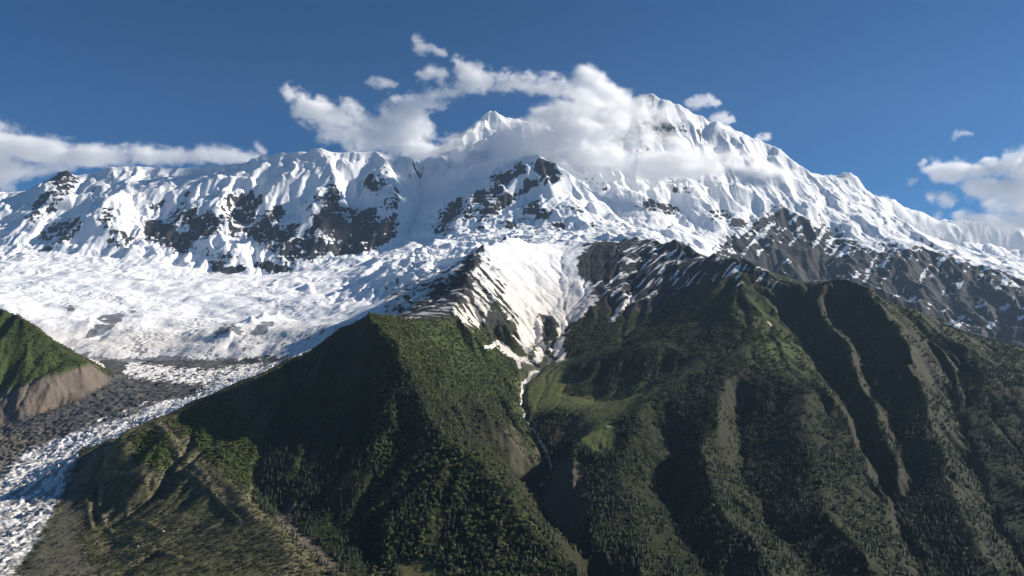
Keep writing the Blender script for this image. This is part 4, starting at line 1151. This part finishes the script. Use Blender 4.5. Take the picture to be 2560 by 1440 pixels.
hut = link(bpy.data.objects.new('hut', None)); hut.location = (hx, hy, hz); hut.rotation_euler = (0, 0, math.radians(12))
tag(hut, 'low herders hut with pale roof at the edge of the green bench', 'hut')
Lh, Dh, Hh = 9.0, 4.0, 3.0
mesh_obj('wall', [(sx * Lh, sy * Dh, zq) for zq in (-1.5, Hh) for sx, sy in ((-1, -1), (1, -1), (1, 1), (-1, 1))] + [(-Lh, 0, Hh + 2.2), (Lh, 0, Hh + 2.2)],
         [(0, 1, 5, 4), (1, 2, 6, 5), (2, 3, 7, 6), (3, 0, 4, 7), (5, 6, 9), (7, 4, 8), (3, 2, 1, 0)], WOODW, parent=hut)
rv = []
for dz in (0.05, 0.35):
    rv += [(-Lh - .6, -Dh - .8, Hh - .4 + dz), (Lh + .6, -Dh - .8, Hh - .4 + dz), (Lh + .6, 0, Hh + 2.25 + dz), (-Lh - .6, 0, Hh + 2.25 + dz), (Lh + .6, Dh + .8, Hh - .4 + dz), (-Lh - .6, Dh + .8, Hh - .4 + dz)]
mesh_obj('roof', rv, [(6, 7, 8, 9), (9, 8, 10, 11), (1, 0, 3, 2), (2, 3, 5, 4), (0, 1, 7, 6), (4, 5, 11, 10), (1, 2, 8, 7), (2, 4, 10, 8), (0, 6, 9, 3), (3, 9, 11, 5)], ROOFM, parent=hut)
mesh_obj('door', [(-1 + dx, -Dh - dy, dz2) for dy in (0.02, 0.12) for dx, dz2 in ((0, -1), (1.4, -1), (1.4, 2.1), (0, 2.1))], [(4, 5, 6, 7), (0, 3, 2, 1), (0, 1, 5, 4), (1, 2, 6, 5), (2, 3, 7, 6), (3, 0, 4, 7)], DARK, parent=hut)
mesh_obj('window', [(4 + dx, -Dh - dy, dz2) for dy in (0.02, 0.1) for dx, dz2 in ((0, .6), (1.2, .6), (1.2, 1.7), (0, 1.7))], [(4, 5, 6, 7), (0, 3, 2, 1), (0, 1, 5, 4), (1, 2, 6, 5), (2, 3, 7, 6), (3, 0, 4, 7)], DARK, parent=hut)

# ------------------------------------------------------------------ clouds
def perlin3(x, y, z, seed):
    xf, yf, zf = np.floor(x), np.floor(y), np.floor(z)
    ix, iy, iz = xf.astype(np.int64), yf.astype(np.int64), zf.astype(np.int64)
    fx, fy, fz = (x - xf).astype(F32), (y - yf).astype(F32), (z - zf).astype(F32)
    s = lambda t: t * t * (3 - 2 * t)
    ux, uy, uz = s(fx), s(fy), s(fz)
    def g(a, b, c): return (hash2(ix + a, iy + b * 1 + (iz + c) * 57, seed) & 1023).astype(F32) / 1023
    def lerp(a, b, t): return a + (b - a) * t
    return lerp(lerp(lerp(g(0,0,0), g(1,0,0), ux), lerp(g(0,1,0), g(1,1,0), ux), uy), lerp(lerp(g(0,0,1), g(1,0,1), ux), lerp(g(0,1,1), g(1,1,1), ux), uy), uz)
def fbm3(x, y, z, octs, seed):
    o = np.zeros(x.shape, F32); a = 1.0; n_ = 0; f = 1.0
    for k in range(octs):
        o += a * perlin3(x * f + 3.1 * k, y * f + 5.7 * k, z * f + 1.9 * k, seed + k); n_ += a; a *= .55; f *= 2.1
    return o / n_

def cloud_material():
    m, n, l = new_mat('cloud_vapour')
    out = n.new('ShaderNodeOutputMaterial'); pv = n.new('ShaderNodeVolumePrincipled')
    pv.inputs['Color'].default_value = (1.0, 1.0, 1.0, 1)
    pv.inputs['Density'].default_value = 1.0
    pv.inputs['Anisotropy'].default_value = 0.25
    l.new(pv.outputs[0], out.inputs['Volume'])
    return m
VAPOUR = cloud_material()

def cloud(strokes, label, voxel=24.0, dens=0.013, seed=0, wisp=0.9, lam=230.0, deep=0.65):
    """strokes: list of polylines of (px, py, radius px, Y)"""
    C = []
    for st in strokes:
        st = [(W(p[0], p[1], p[3]), p[2] * p[3] / FPX) for p in st]
        if len(st) == 1: C.append((*st[0][0], st[0][1]))
        for (a, ra_), (b, rb_) in zip(st[:-1], st[1:]):
            L = math.dist(a, b); n_ = max(2, int(L / (0.45 * min(ra_, rb_))) + 1)
            for t in np.linspace(0, 1, n_): C.append((*[a[q_] + (b[q_] - a[q_]) * t for q_ in range(3)], ra_ + (rb_ - ra_) * t))
    C = np.array(C, float)
    lo = (C[:, :3] - C[:, 3:4] * 1.45).min(0); hi_ = (C[:, :3] + C[:, 3:4] * 1.45).max(0)
    nv = np.maximum(np.ceil((hi_ - lo) / voxel).astype(int) + 1, 4)
    hi_ = lo + (nv - 1) * voxel
    gz, gy, gx = np.meshgrid(*(lo[k] + np.arange(nv[k]) * voxel for k in (2, 1, 0)), indexing='ij')
    S = np.full(gx.shape, -3.0, F32)
    for cx_, cy_, cz_, r_ in C:
        sl_ = []
        for k, c_ in ((2, cz_), (1, cy_), (0, cx_)):
            rr = r_ * 1.5 * (deep if k == 1 else 1)
            i0 = max(0, int((c_ - rr - lo[k]) / voxel)); i1 = min(nv[k], int((c_ + rr - lo[k]) / voxel) + 2)
            sl_.append(slice(i0, i1))
        sl_ = tuple(sl_)
        d = np.sqrt((gx[sl_] - cx_) ** 2 + ((gy[sl_] - cy_) / deep) ** 2 + (gz[sl_] - cz_) ** 2) / r_
        S[sl_] = np.maximum(S[sl_], (1 - d).astype(F32))
    live = S > -0.5
    D = np.zeros(gx.shape, F32)
    x_, y_, z_ = gx[live], gy[live], gz[live]
    wq = (fbm3(x_ / (lam * 1.2), y_ / (lam * 1.2), z_ / (lam * 1.2), 3, 760 + seed) - .5) * 1.3
    nb_ = fbm3(x_ / (lam * 1.5) + wq, y_ / lam + wq, z_ / (lam * .75) - wq, 5, 700 + seed)
    nb2 = fbm3(x_ / (lam * .3), y_ / (lam * .3), z_ / (lam * .3), 3, 740 + seed)
    val = S[live] * 1.0 + (nb_ - 0.5) * 2.9 * wisp + (nb2 - .5) * 0.95 * wisp + 0.12
    D[live] = np.clip(val * 1.25, 0, 1) ** 1.6 * dens
    name = 'cloud'
    me = bpy.data.meshes.new(name)
    N_ = D.size
    me.vertices.add(N_)
    co = np.column_stack([gx.ravel(), gy.ravel(), gz.ravel()]).astype(F32)
    me.vertices.foreach_set('co', co.ravel())
    a = me.attributes.new('vapour', 'FLOAT', 'POINT'); a.data.foreach_set('value', D.ravel())
    me.materials.append(VAPOUR)
    o = link(bpy.data.objects.new(name, me))
    tag(o, label, 'cloud', 'clouds round the summit')
    ng = bpy.data.node_groups.new('cloud', 'GeometryNodeTree')
    ng.interface.new_socket('Geometry', in_out='INPUT', socket_type='NodeSocketGeometry')
    ng.interface.new_socket('Geometry', in_out='OUTPUT', socket_type='NodeSocketGeometry')
    n, l = ng.nodes, ng.links
    gi, go = n.new('NodeGroupInput'), n.new('NodeGroupOutput')
    vc_ = n.new('GeometryNodeVolumeCube')
    vc_.inputs['Min'].default_value = tuple(map(float, lo)); vc_.inputs['Max'].default_value = tuple(map(float, hi_))
    for k, s_ in enumerate(('Resolution X', 'Resolution Y', 'Resolution Z')): vc_.inputs[s_].default_value = int(nv[k])
    pos = n.new('GeometryNodeInputPosition'); sp = n.new('ShaderNodeSeparateXYZ'); l.new(pos.outputs[0], sp.inputs[0])
    def M(op, a_, b_):
        t = n.new('ShaderNodeMath'); t.operation = op
        for q_, v_ in enumerate((a_, b_)):
            if isinstance(v_, (int, float)): t.inputs[q_].default_value = v_
            else: l.new(v_, t.inputs[q_])
        return t.outputs[0]
    ax = [M('ROUND', M('DIVIDE', M('SUBTRACT', sp.outputs[k], float(lo[k])), float(voxel)), 0.0) for k in range(3)]
    # integer index = x + nx*(y + ny*z), kept exact with integer maths
    def I(op, a_, b_):
        t = n.new('FunctionNodeIntegerMath'); t.operation = op
        for q_, v_ in enumerate((a_, b_)):
            if isinstance(v_, int): t.inputs[q_].default_value = v_
            else: l.new(v_, t.inputs[q_])
        return t.outputs[0]
    def toint(v_):
        t = n.new('FunctionNodeFloatToInt'); t.rounding_mode = 'ROUND'; l.new(v_, t.inputs[0]); return t.outputs[0]
    ax = [toint(v_) for v_ in ax]
    ii = I('ADD', ax[0], I('MULTIPLY', I('ADD', ax[1], I('MULTIPLY', ax[2], int(nv[1]))), int(nv[0])))
    si = n.new('GeometryNodeSampleIndex'); si.data_type = 'FLOAT'; si.domain = 'POINT'; si.clamp = True
    na = n.new('GeometryNodeInputNamedAttribute'); na.data_type = 'FLOAT'; na.inputs['Name'].default_value = 'vapour'
    l.new(gi.outputs[0], si.inputs['Geometry']); l.new(na.outputs[0], si.inputs['Value']); l.new(ii, si.inputs['Index'])
    l.new(si.outputs[0], vc_.inputs['Density'])
    smn = n.new('GeometryNodeSetMaterial'); smn.inputs['Material'].default_value = VAPOUR
    l.new(vc_.outputs[0], smn.inputs[0]); l.new(smn.outputs[0], go.inputs[0])
    md = o.modifiers.new('vapour', 'NODES'); md.node_group = ng
    return o
def st(Y, *pts): return [(p[0], p[1], p[2], Y) for p in pts]
A = 10300
cloud([st(10950, (718, 228, 20), (770, 268, 36), (845, 308, 50), (940, 338, 58), (1040, 362, 56), (1110, 388, 40)), st(10950, (960, 290, 30), (1020, 292, 38), (1070, 318, 24)),
       st(11000, (1000, 278, 30), (1080, 240, 30), (1170, 212, 28), (1280, 203, 29), (1390, 222, 30), (1490, 245, 32), (1560, 258, 28)),
       st(11000, (1135, 150, 16), (1165, 172, 28), (1205, 192, 24), (1260, 188, 16)), st(11000, (1052, 195, 20), (1095, 180, 26), (1105, 208, 20))],
      'long arched white cloud trailing left from the summit', seed=1, lam=190.0, wisp=0.95)
cloud([st(9850, (1130, 362, 30), (1230, 362, 40), (1340, 352, 66), (1440, 352, 58), (1510, 372, 44)), st(10000, (1330, 300, 20), (1400, 285, 38), (1490, 275, 44), (1550, 290, 40)), st(9700, (1250, 390, 30), (1400, 400, 34), (1480, 400, 36)), st(10500, (1330, 296, 20), (1420, 300, 34), (1520, 290, 40))],
      'thick white cloud bank hiding the face between the two peaks', seed=2, dens=0.012)
cloud([st(9600, (1540, 400, 44), (1640, 412, 46), (1720, 412, 44), (1790, 424, 32)), st(9500, (1590, 425, 26), (1640, 440, 24))], 'low puffy cloud in front of the shadowed summit wall', seed=3)
cloud([st(10350, (1690, 345, 22), (1750, 385, 32), (1830, 420, 40), (1910, 448, 44), (1980, 470, 32)), st(10350, (1880, 470, 26), (1960, 490, 22))], 'cloud strip lying on the bright snow ramp below the summit', seed=4)
cloud([st(10500, (1540, 262, 32), (1590, 285, 42), (1640, 300, 36), (1680, 310, 24)), st(10300, (1560, 330, 34), (1620, 345, 32), (1690, 360, 26))], 'thin cloud veil just below the summit point', seed=5, dens=0.008)
cloud([st(10900, (1440, 205, 20), (1465, 190, 28), (1500, 225, 32), (1545, 240, 24))], 'small cloud tuft standing above the ridge left of the summit', seed=6, dens=0.012)
cloud([st(11600, (-160, 370, 75), (0, 365, 58), (90, 385, 48), (200, 390, 38), (300, 392, 34), (400, 392, 28), (500, 388, 26), (570, 388, 24), (640, 392, 18)), st(11600, (-160, 430, 50), (0, 420, 44), (100, 425, 26), (180, 420, 18)), st(11600, (640, 365, 14), (660, 380, 14)), st(11500, (0, 465, 20), (30, 470, 14))],
      'long white cloud bank behind the crest at the left', seed=7, dens=0.014, wisp=0.62)
cloud([st(12300, (2345, 428, 30), (2380, 425, 30), (2450, 432, 34), (2540, 418, 40), (2620, 410, 44)), st(12200, (2440, 470, 36), (2520, 475, 44), (2600, 470, 50)), st(12300, (2480, 520, 30), (2560, 520, 38), (2620, 520, 40)), st(12300, (2400, 540, 18), (2500, 550, 24), (2600, 552, 28)), st(12250, (2335, 488, 22), (2370, 498, 26)), st(12200, (2345, 540, 17), (2358, 572, 12))],
      'big white heap cloud at the right edge over the far ridge', seed=8, dens=0.012, lam=200.0, wisp=0.8)
cloud([st(11600, (2200, 510, 26), (2225, 535, 30), (2245, 560, 24))], 'bright cloud hugging the right shoulder of the mountain', seed=9)
cloud([st(10600, (1035, 95, 12), (1045, 112, 20), (1085, 122, 15), (1110, 135, 10))], 'small torn wisp highest above the long cloud', seed=10, dens=0.008, voxel=16, lam=140)
cloud([st(10600, (930, 200, 16), (955, 208, 20), (985, 215, 14))], 'small ragged wisp left of the long cloud', seed=11, dens=0.007, voxel=16, lam=140)
cloud([st(11500, (1730, 258, 18), (1765, 252, 18), (1790, 258, 12))], 'small cloud puff in the sky right of the summit', seed=12, dens=0.009, voxel=16, lam=140)
cloud([st(11500, (1785, 298, 14), (1808, 297, 18), (1825, 300, 12))], 'second small cloud puff touching the right skyline ridge', seed=13, dens=0.010, voxel=16, lam=140)
cloud([st(11500, (1900, 345, 12), (1915, 345, 12))], 'tiny cloud puff behind the notch of the right skyline', seed=14, dens=0.010, voxel=16, lam=140)
cloud([st(12300, (2385, 345, 10), (2395, 335, 12), (2415, 330, 9), (2430, 335, 7))], 'tiny torn wisp alone in the sky above the heap cloud', seed=15, dens=0.009, voxel=16, lam=120)
cloud([st(12300, (2278, 455, 10), (2290, 452, 9)), st(12300, (2300, 415, 8), (2310, 400, 8))], 'tiny cloud scraps left of the heap cloud', seed=16, dens=0.009, voxel=16, lam=120)
print('clouds', round(time.time() - T0, 1))

# ------------------------------------------------------------------ haze: the air of the valley
m, n, l = new_mat('haze_air')
out = n.new('ShaderNodeOutputMaterial'); pv = n.new('ShaderNodeVolumePrincipled')
pv.inputs['Color'].default_value = (0.48, 0.70, 1.0, 1)
pv.inputs['Density'].default_value = 0.95e-5
pv.inputs['Anisotropy'].default_value = 0.2
l.new(pv.outputs[0], out.inputs['Volume'])
hx0, hx1, hy0, hy1, hz0, hz1 = -15000., 15000., -300., 15500., float(H.min()) - 40., 5600.
mesh_obj('haze', [(x_, y_, z_) for z_ in (hz0, hz1) for x_, y_ in ((hx0, hy0), (hx1, hy0), (hx1, hy1), (hx0, hy1))],
         [(0, 3, 2, 1), (4, 5, 6, 7), (0, 1, 5, 4), (1, 2, 6, 5), (2, 3, 7, 6), (3, 0, 4, 7)], m)['kind'] = 'stuff'
print('done', round(time.time() - T0, 1))
